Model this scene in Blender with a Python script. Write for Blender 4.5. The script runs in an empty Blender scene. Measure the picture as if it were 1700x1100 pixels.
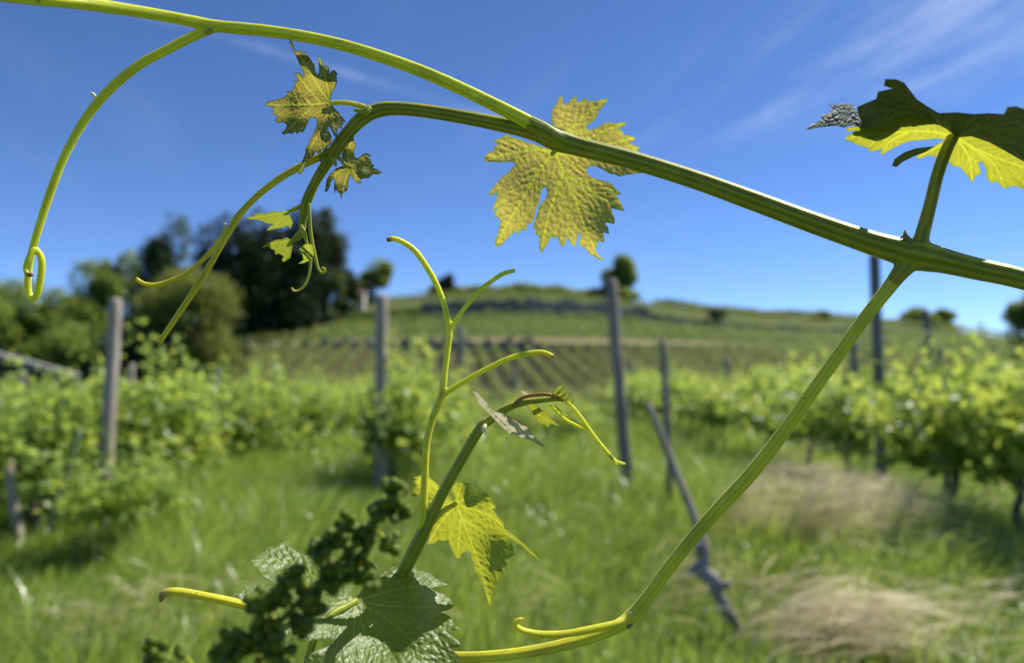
import bpy, math, random
import numpy as np
from mathutils import Vector, Matrix
from mathutils.geometry import delaunay_2d_cdt

# ------------------------------------------------------------------ camera, world, sun, exposure
SC = bpy.context.scene
COL = SC.collection
R = math.radians
RNG = np.random.default_rng(11)
random.seed(11)

FPX = 1700 * 26.0 / 36.0          # focal length in photograph pixels
CAM_H = 1.25
PITCH = math.atan(80 / FPX)
cam_d = bpy.data.cameras.new("camera")
cam = bpy.data.objects.new("camera", cam_d)
COL.objects.link(cam)
cam.location = (0, 0, CAM_H)
cam.rotation_euler = (math.pi / 2 + PITCH, 0, 0)
cam_d.sensor_width = 36
cam_d.lens = 26
cam_d.clip_start = 0.01
cam_d.clip_end = 8000
cam_d.dof.use_dof = True
cam_d.dof.focus_distance = 0.280
cam_d.dof.aperture_fstop = 7.6
cam_d.dof.aperture_ratio = 1.0
SC.camera = cam

SUN_EL, SUN_AZ = R(53), R(62)      # azimuth to the right of the view axis (+Y)
S = Vector((math.cos(SUN_EL) * math.sin(SUN_AZ), math.cos(SUN_EL) * math.cos(SUN_AZ), math.sin(SUN_EL)))
sun_d = bpy.data.lights.new("sun", 'SUN')
sun_d.energy = 5.0
sun_d.angle = R(0.5)
sun_d.color = (1.0, 0.95, 0.86)
sun = bpy.data.objects.new("sun", sun_d)
COL.objects.link(sun)
sun.rotation_euler = (-S).to_track_quat('-Z', 'Y').to_euler()

SC.view_settings.view_transform = 'Standard'
SC.view_settings.look = 'None'
SC.view_settings.exposure = 0.5
SC.view_settings.gamma = 1.0
SC.render.engine = 'CYCLES'
SC.cycles.max_bounces = 8
SC.cycles.diffuse_bounces = 3
SC.cycles.glossy_bounces = 2
SC.cycles.transmission_bounces = 4
SC.cycles.use_denoising = True
SC.cycles.caustics_reflective = False
SC.cycles.caustics_refractive = False


# ------------------------------------------------------------------ node helpers
class NT:
    def __init__(self, tree):
        self.t = tree
        tree.nodes.clear()

    def n(self, typ, **kw):
        nd = self.t.nodes.new(typ)
        for k, v in kw.items():
            if k.startswith('i_'):
                self.set(nd, k[2:].replace('_', ' '), v)
            else:
                setattr(nd, k, v)
        return nd

    def set(self, nd, key, v):
        sock = nd.inputs[key]
        if hasattr(v, 'is_output'):
            self.t.links.new(v, sock)
        elif isinstance(v, tuple) and len(v) == 3 and sock.type == 'RGBA':
            sock.default_value = (*v, 1)
        else:
            sock.default_value = v

    def math(self, op, a, b=0.0, clamp=False):
        nd = self.t.nodes.new('ShaderNodeMath')
        nd.operation = op
        nd.use_clamp = clamp
        self.set(nd, 0, a)
        self.set(nd, 1, b)
        return nd.outputs[0]

    def mix(self, fac, a, b, blend='MIX'):
        nd = self.t.nodes.new('ShaderNodeMix')
        nd.data_type = 'RGBA'
        nd.blend_type = blend
        self.set(nd, 0, fac)
        self.set(nd, 6, a)
        self.set(nd, 7, b)
        return nd.outputs[2]

    def noise(self, scale, detail=4, rough=0.6, vec=None):
        nd = self.t.nodes.new('ShaderNodeTexNoise')
        nd.inputs['Scale'].default_value = scale
        nd.inputs['Detail'].default_value = detail
        nd.inputs['Roughness'].default_value = rough
        if vec is not None:
            self.t.links.new(vec, nd.inputs['Vector'])
        return nd.outputs[0]

    def ramp(self, fac, stops):
        nd = self.t.nodes.new('ShaderNodeValToRGB')
        el = nd.color_ramp.elements
        while len(el) < len(stops):
            el.new(0.5)
        for e, (p, c) in zip(el, stops):
            e.position = p
            e.color = (*c, 1) if len(c) == 3 else c
        self.set(nd, 0, fac)
        return nd.outputs[0]

    def sstep(self, v, lo, hi):
        nd = self.t.nodes.new('ShaderNodeMapRange')
        nd.interpolation_type = 'SMOOTHSTEP'
        self.set(nd, 0, v)
        nd.inputs[1].default_value = lo
        nd.inputs[2].default_value = hi
        return nd.outputs[0]

    def attr(self, name):
        nd = self.t.nodes.new('ShaderNodeAttribute')
        nd.attribute_name = name
        return nd.outputs['Fac']


# world: clear sky with thin cirrus, laid out by direction
W = bpy.data.worlds.new("World")
SC.world = W
W.use_nodes = True
w = NT(W.node_tree)
sky = w.n('ShaderNodeTexSky', sky_type='NISHITA')
sky.sun_disc = False
sky.sun_elevation = SUN_EL
sky.sun_rotation = SUN_AZ
sky.altitude = 2500
sky.air_density = 0.72
sky.dust_density = 0.05
sky.ozone_density = 4.0
hs = w.n('ShaderNodeHueSaturation', i_Saturation=1.12, i_Value=1.0, i_Hue=0.506)
w.set(hs, 'Color', sky.outputs[0])
tc = w.n('ShaderNodeTexCoord')
sp = w.n('ShaderNodeSeparateXYZ')
w.t.links.new(tc.outputs['Generated'], sp.inputs[0])
zc = w.math('MAXIMUM', sp.outputs[2], 0.06)
px_ = w.math('DIVIDE', sp.outputs[0], zc)
py_ = w.math('DIVIDE', sp.outputs[1], zc)
# streak coordinates: along = (-.2,1), across = (1,.2)
al = w.math('ADD', w.math('MULTIPLY', px_, -0.25), py_)
ac = w.math('ADD', px_, w.math('MULTIPLY', py_, 0.25))
cv = w.n('ShaderNodeCombineXYZ')
w.set(cv, 0, w.math('MULTIPLY', ac, 3.2))
w.set(cv, 1, w.math('MULTIPLY', al, 0.55))
n1 = w.noise(1.0, 6, 0.62, cv.outputs[0])
cv2 = w.n('ShaderNodeCombineXYZ')
w.set(cv2, 0, w.math('MULTIPLY', ac, 0.7))
w.set(cv2, 1, w.math('MULTIPLY', al, 0.35))
cv2.inputs[2].default_value = 3.7
n2 = w.noise(1.3, 3, 0.5, cv2.outputs[0])
wisp = w.math('MULTIPLY', w.sstep(n1, 0.46, 0.78), w.sstep(n2, 0.38, 0.62))
# a bank of cirrus in the east, beyond the upper right
bank = w.math('MULTIPLY', w.sstep(ac, 1.05, 1.75), w.math('SUBTRACT', 1.0, w.sstep(ac, 1.75, 3.0)))
bank = w.math('MULTIPLY', bank, w.sstep(n1, 0.40, 0.75))
bank = w.math('MULTIPLY', bank, w.math('SUBTRACT', 1.0, w.sstep(py_, 2.3, 3.3)))
# an old contrail
dl = w.math('ABSOLUTE', w.math('SUBTRACT', w.math('ADD', w.math('MULTIPLY', px_, -0.654), w.math('MULTIPLY', py_, 0.756)), 2.137))
trail = w.math('SUBTRACT', 1.0, w.sstep(dl, 0.0, 0.055))
trail = w.math('MULTIPLY', trail, w.sstep(n1, 0.3, 0.7))
cloud = w.math('ADD', w.math('MULTIPLY', wisp, 0.03), w.math('ADD', w.math('MULTIPLY', bank, 0.33), w.math('MULTIPLY', trail, 0.13)), True)
skyc = w.mix(cloud, hs.outputs[0], (6.2, 6.6, 7.4))
bg = w.n('ShaderNodeBackground', i_Strength=0.132)
w.set(bg, 'Color', skyc)
wo = w.n('ShaderNodeOutputWorld')
w.t.links.new(bg.outputs[0], wo.inputs[0])


# ------------------------------------------------------------------ measuring helpers
FW = np.array((0, math.cos(PITCH), math.sin(PITCH)))
UP = np.array((0, -math.sin(PITCH), math.cos(PITCH)))
RT = np.array((1.0, 0, 0))
C0 = np.array((0, 0, CAM_H))


def ray(px, py):
    px = np.asarray(px, float)[..., None]
    py = np.asarray(py, float)[..., None]
    return RT * (px - 850) / FPX + UP * (550 - py) / FPX + FW


def at(px, py, d):
    return C0 + ray(px, py) * np.asarray(d, float)[..., None]


def atY(px, py, Y):
    r = ray(px, py)
    return C0 + r * (Y / r[..., 1:2])


def gnd(px, py, z=0.0):
    r = ray(px, py)
    return C0 + r * ((z - CAM_H) / r[2])


# ------------------------------------------------------------------ mesh helpers
def link(o, parent=None):
    COL.objects.link(o)
    if parent is not None:
        o.parent = parent
        o.matrix_parent_inverse = Matrix.Translation(-parent.location) if parent.parent is None else \
            (Matrix.Translation(parent.location) @ Matrix.Identity(4)).inverted()
    return o


def mesh_data(name, V, F, mat, smooth=True, attrs=None):
    V = np.asarray(V, np.float32)
    me = bpy.data.meshes.new(name)
    if isinstance(F, np.ndarray):
        k = F.shape[1]
        me.vertices.add(len(V))
        me.vertices.foreach_set('co', V.ravel())
        me.loops.add(F.size)
        me.loops.foreach_set('vertex_index', F.astype(np.int32).ravel())
        me.polygons.add(len(F))
        me.polygons.foreach_set('loop_start', np.arange(0, F.size, k, dtype=np.int32))
        me.update(calc_edges=True)
    else:
        me.from_pydata([tuple(map(float, v)) for v in V], [], [tuple(map(int, f)) for f in F])
    me.polygons.foreach_set('use_smooth', [smooth] * len(me.polygons))
    for k2, a in (attrs or {}).items():
        at_ = me.attributes.new(k2, 'FLOAT', 'POINT')
        at_.data.foreach_set('value', np.asarray(a, np.float32))
    me.materials.append(mat)
    me.update()
    return me


def obj(name, V, F, mat, parent=None, smooth=True, attrs=None, origin=None):
    """One mesh object; vertices are given in world space, the origin is moved to `origin`."""
    V = np.asarray(V, float)
    if origin is None:
        origin = np.zeros(3)
    me = mesh_data(name, V - np.asarray(origin), F, mat, smooth, attrs)
    o = bpy.data.objects.new(name, me)
    o.location = origin
    COL.objects.link(o)
    if parent is not None:
        put(o, parent)
    return o


def world_loc(o):
    p = Vector(o.location)
    while o.parent is not None:
        o = o.parent
        p = p + Vector(o.location)
    return p


def put(o, parent):
    """Parent o (unrotated, at its world place) to parent, keeping it where it is."""
    o.parent = parent
    o.location = Vector(o.location) - world_loc(parent)


def tag(o, label=None, cat=None, group=None, kind=None):
    if label:
        o['label'] = label
    if cat:
        o['category'] = cat
    if group:
        o['group'] = group
    if kind:
        o['kind'] = kind
    return o


def empty(name, loc, label, cat, group=None):
    o = bpy.data.objects.new(name, None)
    o.location = loc
    o.empty_display_size = 0.1
    COL.objects.link(o)
    return tag(o, label, cat, group)


def crom(P, n):
    P = np.asarray(P, float)
    Q = np.vstack([2 * P[0] - P[1], P, 2 * P[-1] - P[-2]])
    out = []
    t = np.linspace(0, 1, n, endpoint=False)[:, None]
    for i in range(1, len(Q) - 2):
        a, b, c, d = Q[i - 1], Q[i], Q[i + 1], Q[i + 2]
        out.append(0.5 * (2 * b + (c - a) * t + (2 * a - 5 * b + 4 * c - d) * t * t + (3 * b - a - 3 * c + d) * t ** 3))
    out.append(P[-1:])
    return np.vstack(out)


def tube(P, r, seg=12, ridge=0.0, k=6, twist=0.0, bump=0.0):
    """P (n,3), r (n,) -> V, F(quads), stripe, t.  Rounded ends, optional ridges along the length."""
    P = np.asarray(P, float)
    r = np.asarray(r, float)
    T = np.gradient(P, axis=0)
    T /= np.linalg.norm(T, axis=1)[:, None] + 1e-12
    P = np.vstack([P[0] - T[0] * r[0] * 0.5, P[0] - T[0] * r[0] * 0.3, P, P[-1] + T[-1] * r[-1] * 0.4, P[-1] + T[-1] * r[-1] * 0.7])
    r = np.concatenate([[r[0] * 0.05, r[0] * 0.75], r, [r[-1] * 0.8, r[-1] * 0.05]])
    T = np.vstack([T[0], T[0], T, T[-1], T[-1]])
    n = len(P)
    u = np.cross(T[0], (0.31, 0.77, 0.55))
    u /= np.linalg.norm(u)
    U = np.zeros((n, 3))
    for i in range(n):
        u = u - T[i] * np.dot(u, T[i])
        u /= np.linalg.norm(u)
        U[i] = u
    B = np.cross(T, U)
    L = np.concatenate([[0], np.cumsum(np.linalg.norm(np.diff(P, axis=0), axis=1))])
    a = np.linspace(0, 2 * math.pi, seg, endpoint=False)
    A = a[None, :] + twist * L[:, None]
    st = 0.5 + 0.5 * np.cos(k * (A + 0.0))
    rr = r[:, None] * (1 + ridge * (st - 0.5))
    if bump:
        rr = rr * (1 + bump * RNG.normal(size=rr.shape))
    V = P[:, None, :] + rr[..., None] * (np.cos(A)[..., None] * U[:, None, :] + np.sin(A)[..., None] * B[:, None, :])
    V = V.reshape(-1, 3)
    i = np.arange(n - 1)[:, None] * seg
    j = np.arange(seg)[None, :]
    j2 = (j + 1) % seg
    F = np.stack([i + j, i + j2, i + seg + j2, i + seg + j], -1).reshape(-1, 4)
    return V, F, st.ravel(), np.repeat(L / max(L[-1], 1e-9), seg)


def join(parts):
    V, F, s, t = [], [], [], []
    off = 0
    for p in parts:
        V.append(p[0]); F.append(p[1] + off); s.append(p[2]); t.append(p[3])
        off += len(p[0])
    return np.vstack(V), np.vstack(F), np.concatenate(s), np.concatenate(t)


def ptube(pts, n=10, **kw):
    """pts: (px, py, depth, radius in px) -> tube"""
    c = crom(pts, n)
    c[:, 3] = np.maximum(c[:, 3], 0.3)
    return tube(at(c[:, 0], c[:, 1], c[:, 2]), c[:, 3] * c[:, 2] / FPX, **kw)


def fuse(V, F, s, t, centres, voxel):
    """melt crossing tubes into one skin and soften the forks, so that branches grow out of each other"""
    from mathutils.kdtree import KDTree
    me = bpy.data.meshes.new('fuse')
    me.from_pydata([tuple(v) for v in V * 1000.0], [], [tuple(map(int, f)) for f in F])
    ob = bpy.data.objects.new('fuse', me)
    COL.objects.link(ob)
    md = ob.modifiers.new('remesh', 'REMESH')
    md.mode = 'VOXEL'
    md.voxel_size = voxel
    ev = ob.evaluated_get(bpy.context.evaluated_depsgraph_get())
    m2 = ev.to_mesh()
    n = len(m2.vertices)
    W = np.empty(n * 3)
    m2.vertices.foreach_get('co', W)
    W = W.reshape(-1, 3) / 1000.0
    G = [tuple(p.vertices) for p in m2.polygons]
    E = np.empty(len(m2.edges) * 2, np.int32)
    m2.edges.foreach_get('vertices', E)
    E = E.reshape(-1, 2)
    ev.to_mesh_clear()
    bpy.data.objects.remove(ob)
    bpy.data.meshes.remove(me)
    kd = KDTree(len(V))
    for i, v in enumerate(V):
        kd.insert(v, i)
    kd.balance()
    near = np.array([kd.find(v)[1] for v in W])
    wgt = np.full(n, 0.10)
    for cx, cy, cd, cr_ in centres:
        c = at(cx, cy, cd)
        wgt = np.maximum(wgt, 0.9 * np.exp(-(np.linalg.norm(W - c, axis=1) / (cr_ * cd / FPX)) ** 2))
    deg = np.bincount(E.ravel(), minlength=n)[:, None]
    for it in range(26):
        A = np.zeros_like(W)
        np.add.at(A, E[:, 0], W[E[:, 1]])
        np.add.at(A, E[:, 1], W[E[:, 0]])
        w_ = wgt if it > 2 else np.maximum(wgt, 0.5)
        w_ = np.where(w_ <= 0.101, 0.0 if it > 2 else w_, w_)
        W = W + (A / deg - W) * w_[:, None]
    G = np.array(G) if len({len(g_) for g_ in G}) == 1 else G
    return W, G, s[near], t[near]


def tube_obj(name, parts, mat, parent=None, centres=None, voxel=0.30):
    V, F, s, t = join(parts)
    if centres:
        V, F, s, t = fuse(V, F, s, t, centres, voxel)
    return obj(name, V, F, mat, parent, True, {'stripe': s, 'along': t}, origin=V.mean(0))


def boxes(bs):
    """list of (x0,x1,y0,y1,z0,z1)"""
    V, F = [], []
    for x0, x1, y0, y1, z0, z1 in bs:
        b = len(V)
        V += [(x0, y0, z0), (x1, y0, z0), (x1, y1, z0), (x0, y1, z0), (x0, y0, z1), (x1, y0, z1), (x1, y1, z1), (x0, y1, z1)]
        F += [[b + i for i in f] for f in ((0, 3, 2, 1), (4, 5, 6, 7), (0, 1, 5, 4), (1, 2, 6, 5), (2, 3, 7, 6), (3, 0, 4, 7))]
    return np.array(V, float), np.array(F)


# ------------------------------------------------------------------ materials
def new_mat(name):
    m = bpy.data.materials.new(name)
    m.use_nodes = True
    return m, NT(m.node_tree)


def finish(nt, sh):
    o = nt.n('ShaderNodeOutputMaterial')
    nt.t.links.new(sh, o.inputs[0])


def mixsh(nt, fac, a, b):
    m = nt.n('ShaderNodeMixShader')
    nt.set(m, 0, fac)
    nt.t.links.new(a, m.inputs[1])
    nt.t.links.new(b, m.inputs[2])
    return m.outputs[0]


def mat_blade(name, lo, hi, vein, tlo, tvein, trans=0.5, rough=0.45, spec=0.5, scale=140.0, bump=0.14, tip=None, fuzz=0.0, pn=55):
    """A detailed foreground leaf: colour from patches and veins, light comes through it."""
    m, nt = new_mat(name)
    geo = nt.n('ShaderNodeTexCoord').outputs['Object']
    big = nt.noise(pn, 3, 0.55, geo)
    fine = nt.noise(900, 3, 0.6, geo)
    pv = nt.attr('vein')
    pe = nt.attr('edge')
    base = nt.mix(nt.sstep(big, 0.35, 0.65), lo, hi)
    base = nt.mix(nt.math('MULTIPLY', nt.sstep(fine, 0.3, 0.75), 0.35), base, hi)
    base = nt.mix(pv, base, vein)
    tr = nt.mix(nt.math('MULTIPLY', nt.sstep(big, 0.35, 0.65), 0.5), tlo, tuple(0.72 * c for c in tlo))
    tr = nt.mix(pv, tr, tvein)
    if tip:
        base = nt.mix(pe, base, tip)
        tr = nt.mix(pe, tr, tip)
    bp = nt.n('ShaderNodeBump', i_Strength=bump, i_Distance=0.0006)
    vo = nt.n('ShaderNodeTexVoronoi', feature='DISTANCE_TO_EDGE', i_Scale=scale * 4)
    nt.t.links.new(geo, vo.inputs['Vector'])
    h = nt.math('ADD', nt.math('MULTIPLY', fine, 0.5), nt.sstep(vo.outputs[0], 0.0, 0.12))
    nt.t.links.new(h, bp.inputs['Height'])
    p = nt.n('ShaderNodeBsdfPrincipled', i_Roughness=rough)
    nt.set(p, 'Base Color', base)
    p.inputs['Specular IOR Level'].default_value = spec
    if fuzz:
        p.inputs['Sheen Weight'].default_value = fuzz
        p.inputs['Sheen Roughness'].default_value = 0.4
    nt.t.links.new(bp.outputs[0], p.inputs['Normal'])
    t = nt.n('ShaderNodeBsdfTranslucent')
    nt.set(t, 'Color', tr)
    nt.t.links.new(bp.outputs[0], t.inputs['Normal'])
    finish(nt, mixsh(nt, trans, p.outputs[0], t.outputs[0]))
    return m


def mat_stem(name, a, b, sss=0.35, rough=0.42, tipc=None):
    m, nt = new_mat(name)
    geo = nt.n('ShaderNodeTexCoord').outputs['Object']
    st = nt.attr('stripe')
    al = nt.attr('along')
    nz = nt.noise(140, 4, 0.6, geo)
    fz = nt.noise(1500, 2, 0.6, geo)
    f = nt.math('ADD', nt.math('MULTIPLY', st, 0.55), nt.math('MULTIPLY', nt.math('SUBTRACT', nz, 0.35), 1.1), True)
    c = nt.mix(f, a, b)
    c = nt.mix(nt.math('MULTIPLY', nt.sstep(fz, 0.62, 0.75), 0.35), c, tuple(min(1, 1.5 * x + 0.05) for x in b))
    if tipc:
        c = nt.mix(nt.sstep(al, 0.975, 0.995), c, tipc)
    sp2 = nt.noise(420, 3, 0.55, geo)
    c = nt.mix(nt.math('MULTIPLY', nt.sstep(sp2, 0.64, 0.72), 0.45), c, (0.13, 0.085, 0.02))
    rd = nt.noise(38, 3, 0.5, geo)
    c = nt.mix(nt.math('MULTIPLY', nt.sstep(rd, 0.52, 0.72), 0.30), c, (0.30, 0.17, 0.03))
    bp = nt.n('ShaderNodeBump', i_Strength=0.35, i_Distance=0.0003)
    nt.t.links.new(nt.math('ADD', fz, nt.math('MULTIPLY', st, 0.8)), bp.inputs['Height'])
    p = nt.n('ShaderNodeBsdfPrincipled', i_Roughness=rough)
    nt.set(p, 'Base Color', c)
    p.inputs['Subsurface Weight'].default_value = sss
    p.inputs['Subsurface Radius'].default_value = (1.0, 0.9, 0.2)
    p.inputs['Subsurface Scale'].default_value = 0.0035
    p.inputs['Sheen Weight'].default_value = 0.1
    p.inputs['Specular IOR Level'].default_value = 0.28
    nt.t.links.new(bp.outputs[0], p.inputs['Normal'])
    finish(nt, p.outputs[0])
    return m


def mat_foliage(name, cols, tcol, trans=0.45, rough=0.4, spec=0.5):
    """Distant leaves: the per-leaf attribute 'tint' picks the colour."""
    m, nt = new_mat(name)
    tn = nt.attr('tint')
    oi = nt.n('ShaderNodeObjectInfo')
    f = nt.math('ADD', nt.math('MULTIPLY', tn, 0.85), nt.math('MULTIPLY', oi.outputs['Random'], 0.15))
    n = len(cols)
    base = nt.ramp(f, [(i / (n - 1), c) for i, c in enumerate(cols)])
    tr = nt.mix(f, tuple(0.6 * c for c in tcol), tcol)
    p = nt.n('ShaderNodeBsdfPrincipled', i_Roughness=rough)
    nt.set(p, 'Base Color', base)
    p.inputs['Specular IOR Level'].default_value = spec
    t = nt.n('ShaderNodeBsdfTranslucent')
    nt.set(t, 'Color', tr)
    finish(nt, mixsh(nt, trans, p.outputs[0], t.outputs[0]))
    return m


def mat_rough(name, cols, scale=8.0, rough=0.85, stretch=(1, 1, 1), bump=0.5, spec=0.3, dist=0.01):
    m, nt = new_mat(name)
    geo = nt.n('ShaderNodeTexCoord').outputs['Object']
    mp = nt.n('ShaderNodeMapping', i_Scale=stretch)
    nt.t.links.new(geo, mp.inputs[0])
    nz = nt.noise(scale, 6, 0.62, mp.outputs[0])
    n2 = nt.noise(scale * 0.23, 3, 0.5, geo)
    f = nt.math('ADD', nt.math('MULTIPLY', nz, 0.7), nt.math('MULTIPLY', n2, 0.3))
    n = len(cols)
    c = nt.ramp(f, [(0.28 + 0.44 * i / (n - 1), x) for i, x in enumerate(cols)])
    bp = nt.n('ShaderNodeBump', i_Strength=bump, i_Distance=dist)
    nt.t.links.new(nz, bp.inputs['Height'])
    p = nt.n('ShaderNodeBsdfPrincipled', i_Roughness=rough)
    nt.set(p, 'Base Color', c)
    p.inputs['Specular IOR Level'].default_value = spec
    nt.t.links.new(bp.outputs[0], p.inputs['Normal'])
    finish(nt, p.outputs[0])
    return m


M = {}
M['cane'] = mat_stem('cane_skin', (0.145, 0.165, 0.006), (0.40, 0.40, 0.03), 0.6, 0.5)
M['tendril'] = mat_stem('tendril_skin', (0.52, 0.57, 0.02), (0.74, 0.74, 0.06), 0.9, 0.42, (0.16, 0.08, 0.03))
M['tendril_olive'] = mat_stem('tendril_olive_skin', (0.38, 0.37, 0.014), (0.66, 0.60, 0.04), 0.75, 0.45, (0.35, 0.20, 0.06))
M['tendril_long'] = mat_stem('tendril_long_skin', (0.50, 0.50, 0.02), (0.76, 0.72, 0.05), 0.85, 0.45, (0.35, 0.20, 0.06))
M['green_stem'] = mat_stem('green_stem_skin', (0.17, 0.21, 0.010), (0.38, 0.40, 0.03), 0.6, 0.45)
M['red_stem'] = mat_stem('red_stem_skin', (0.22, 0.09, 0.02), (0.34, 0.20, 0.04), 0.35, 0.4)
M['bract'] = mat_stem('bract_skin', (0.45, 0.38, 0.20), (0.75, 0.70, 0.55), 0.3, 0.6)
M['bract_brown'] = mat_stem('brown_bract_skin', (0.14, 0.10, 0.04), (0.28, 0.24, 0.10), 0.3, 0.6)

M['leaf_tan'] = mat_blade('leaf_underside_tan', (0.40, 0.28, 0.15), (0.30, 0.25, 0.09), (0.46, 0.54, 0.04),
                          (0.60, 0.47, 0.10), (0.74, 0.80, 0.05), 0.62, 0.55, 0.35, tip=(0.32, 0.40, 0.05), fuzz=0.1)
M['leaf_bronze'] = mat_blade('leaf_bronze', (0.20, 0.17, 0.055), (0.12, 0.14, 0.035), (0.42, 0.46, 0.09),
                             (0.36, 0.27, 0.05), (0.62, 0.64, 0.07), 0.48, 0.55, 0.3, tip=(0.08, 0.12, 0.03), fuzz=0.35)
M['leaf_yellow'] = mat_blade('leaf_backlit_yellow', (0.25, 0.30, 0.03), (0.20, 0.26, 0.03), (0.36, 0.44, 0.05),
                             (0.46, 0.47, 0.03), (0.70, 0.72, 0.05), 0.62, 0.45, 0.4, tip=(0.30, 0.34, 0.04))
M['leaf_lime'] = mat_blade('leaf_lime', (0.28, 0.34, 0.04), (0.22, 0.30, 0.03), (0.45, 0.52, 0.08),
                           (0.42, 0.46, 0.04), (0.56, 0.60, 0.06), 0.5, 0.42, 0.5, fuzz=0.3, tip=(0.25, 0.32, 0.04))
M['leaf_fuzzy'] = mat_blade('leaf_fuzzy_pink', (0.66, 0.54, 0.40), (0.34, 0.36, 0.12), (0.45, 0.46, 0.14),
                            (0.74, 0.66, 0.36), (0.74, 0.74, 0.30), 0.5, 0.6, 0.3, fuzz=0.5, tip=(0.34, 0.24, 0.10), pn=260)
M['leaf_glossy'] = mat_blade('leaf_glossy_green', (0.13, 0.205, 0.018), (0.10, 0.17, 0.014), (0.30, 0.35, 0.06),
                             (0.42, 0.43, 0.012), (0.60, 0.62, 0.03), 0.48, 0.43, 0.7, tip=(0.16, 0.2, 0.03))
M['leaf_silver'] = mat_blade('leaf_silvery_top', (0.16, 0.175, 0.14), (0.10, 0.12, 0.09), (0.06, 0.10, 0.03),
                             (0.10, 0.12, 0.01), (0.10, 0.12, 0.02), 0.10, 0.5, 0.2, tip=(0.10, 0.12, 0.05))
M['leaf_shaded'] = mat_blade('leaf_shade_dark', (0.050, 0.080, 0.050), (0.036, 0.058, 0.036), (0.10, 0.14, 0.06),
                           (0.05, 0.06, 0.01), (0.07, 0.08, 0.02), 0.06, 0.45, 0.5)  # shade on the folded lobe, put into a dark, barely translucent colour
M['berry'] = mat_berry = mat_stem('berry_skin', (0.060, 0.095, 0.006), (0.13, 0.18, 0.012), 0.6, 0.5)
for nd in M['berry'].node_tree.nodes:
    if nd.type == 'BSDF_PRINCIPLED':
        nd.inputs['Specular IOR Level'].default_value = 0.2
        nd.inputs['Sheen Weight'].default_value = 0.0

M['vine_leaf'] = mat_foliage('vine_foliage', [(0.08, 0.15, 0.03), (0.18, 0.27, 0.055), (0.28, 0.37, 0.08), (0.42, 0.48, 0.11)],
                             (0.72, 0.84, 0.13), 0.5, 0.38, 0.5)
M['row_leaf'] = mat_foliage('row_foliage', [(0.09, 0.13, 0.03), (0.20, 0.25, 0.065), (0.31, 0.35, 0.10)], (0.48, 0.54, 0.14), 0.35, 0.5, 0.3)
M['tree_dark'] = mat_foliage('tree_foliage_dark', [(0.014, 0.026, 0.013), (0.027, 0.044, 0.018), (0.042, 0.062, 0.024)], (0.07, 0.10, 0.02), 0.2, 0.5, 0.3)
M['tree_mid'] = mat_foliage('tree_foliage_mid', [(0.08, 0.125, 0.028), (0.15, 0.21, 0.045), (0.23, 0.30, 0.07)], (0.48, 0.60, 0.10), 0.45, 0.5, 0.3)
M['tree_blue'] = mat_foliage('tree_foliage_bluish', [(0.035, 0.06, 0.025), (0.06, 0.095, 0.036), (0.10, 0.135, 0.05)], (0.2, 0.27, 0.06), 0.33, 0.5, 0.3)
M['tree_olive'] = mat_foliage('tree_foliage_olive', [(0.09, 0.115, 0.024), (0.17, 0.20, 0.04), (0.25, 0.28, 0.06)], (0.40, 0.44, 0.08), 0.4, 0.5, 0.3)
M['grass'] = mat_foliage('grass_blades', [(0.09, 0.16, 0.018), (0.18, 0.27, 0.04), (0.27, 0.34, 0.06), (0.54, 0.49, 0.22)], (0.62, 0.78, 0.11), 0.5, 0.27, 0.8)
M['dry'] = mat_foliage('dry_grass_blades', [(0.44, 0.36, 0.17), (0.66, 0.55, 0.30), (0.82, 0.71, 0.45)], (0.62, 0.50, 0.22), 0.3, 0.5, 0.4)
M['wood'] = mat_rough('weathered_post_wood', [(0.16, 0.13, 0.10), (0.34, 0.29, 0.23), (0.52, 0.46, 0.38)], 14, 0.8, (1, 1, 0.12))
M['wood_dark'] = mat_rough('dark_post_wood', [(0.10, 0.085, 0.065), (0.24, 0.205, 0.165), (0.40, 0.35, 0.28)], 14, 0.75, (1, 1, 0.12))
M['metal'] = mat_rough('grey_metal_post', [(0.06, 0.058, 0.055), (0.11, 0.11, 0.105), (0.18, 0.18, 0.17)], 10, 0.5, (1, 1, 0.3), 0.2, 0.5)
M['stake'] = mat_rough('green_plastic_stake', [(0.10, 0.17, 0.08), (0.16, 0.24, 0.11), (0.22, 0.30, 0.15)], 10, 0.5)
M['bark'] = mat_rough('vine_bark', [(0.035, 0.028, 0.022), (0.10, 0.08, 0.065), (0.20, 0.17, 0.14)], 22, 0.9, (1, 1, 0.25), 0.8)
M['bark_grey'] = mat_rough('dead_vine_bark', [(0.10, 0.09, 0.085), (0.24, 0.22, 0.21), (0.42, 0.40, 0.38)], 22, 0.85, (1, 1, 0.25), 0.8)
M['trunk'] = mat_rough('tree_bark', [(0.03, 0.025, 0.02), (0.07, 0.06, 0.05), (0.12, 0.10, 0.08)], 3, 0.9)
M['stone'] = mat_rough('wall_stone', [(0.10, 0.095, 0.085), (0.22, 0.21, 0.19), (0.36, 0.34, 0.30)], 1.6, 0.9, (1, 1, 1.5), 0.8, 0.2, 0.1)
M['stone_dark'] = mat_rough('dark_wall_stone', [(0.08, 0.08, 0.072), (0.15, 0.147, 0.135), (0.24, 0.235, 0.215)], 1.6, 0.9, (1, 1, 1.5), 0.8, 0.2, 0.1)
M['roof'] = mat_rough('shed_roof_sheet', [(0.12, 0.117, 0.11), (0.19, 0.185, 0.175), (0.27, 0.26, 0.25)], 3, 0.6)
M['plank'] = mat_rough('shed_planks', [(0.03, 0.025, 0.02), (0.06, 0.05, 0.04), (0.09, 0.075, 0.06)], 6, 0.9)
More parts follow.
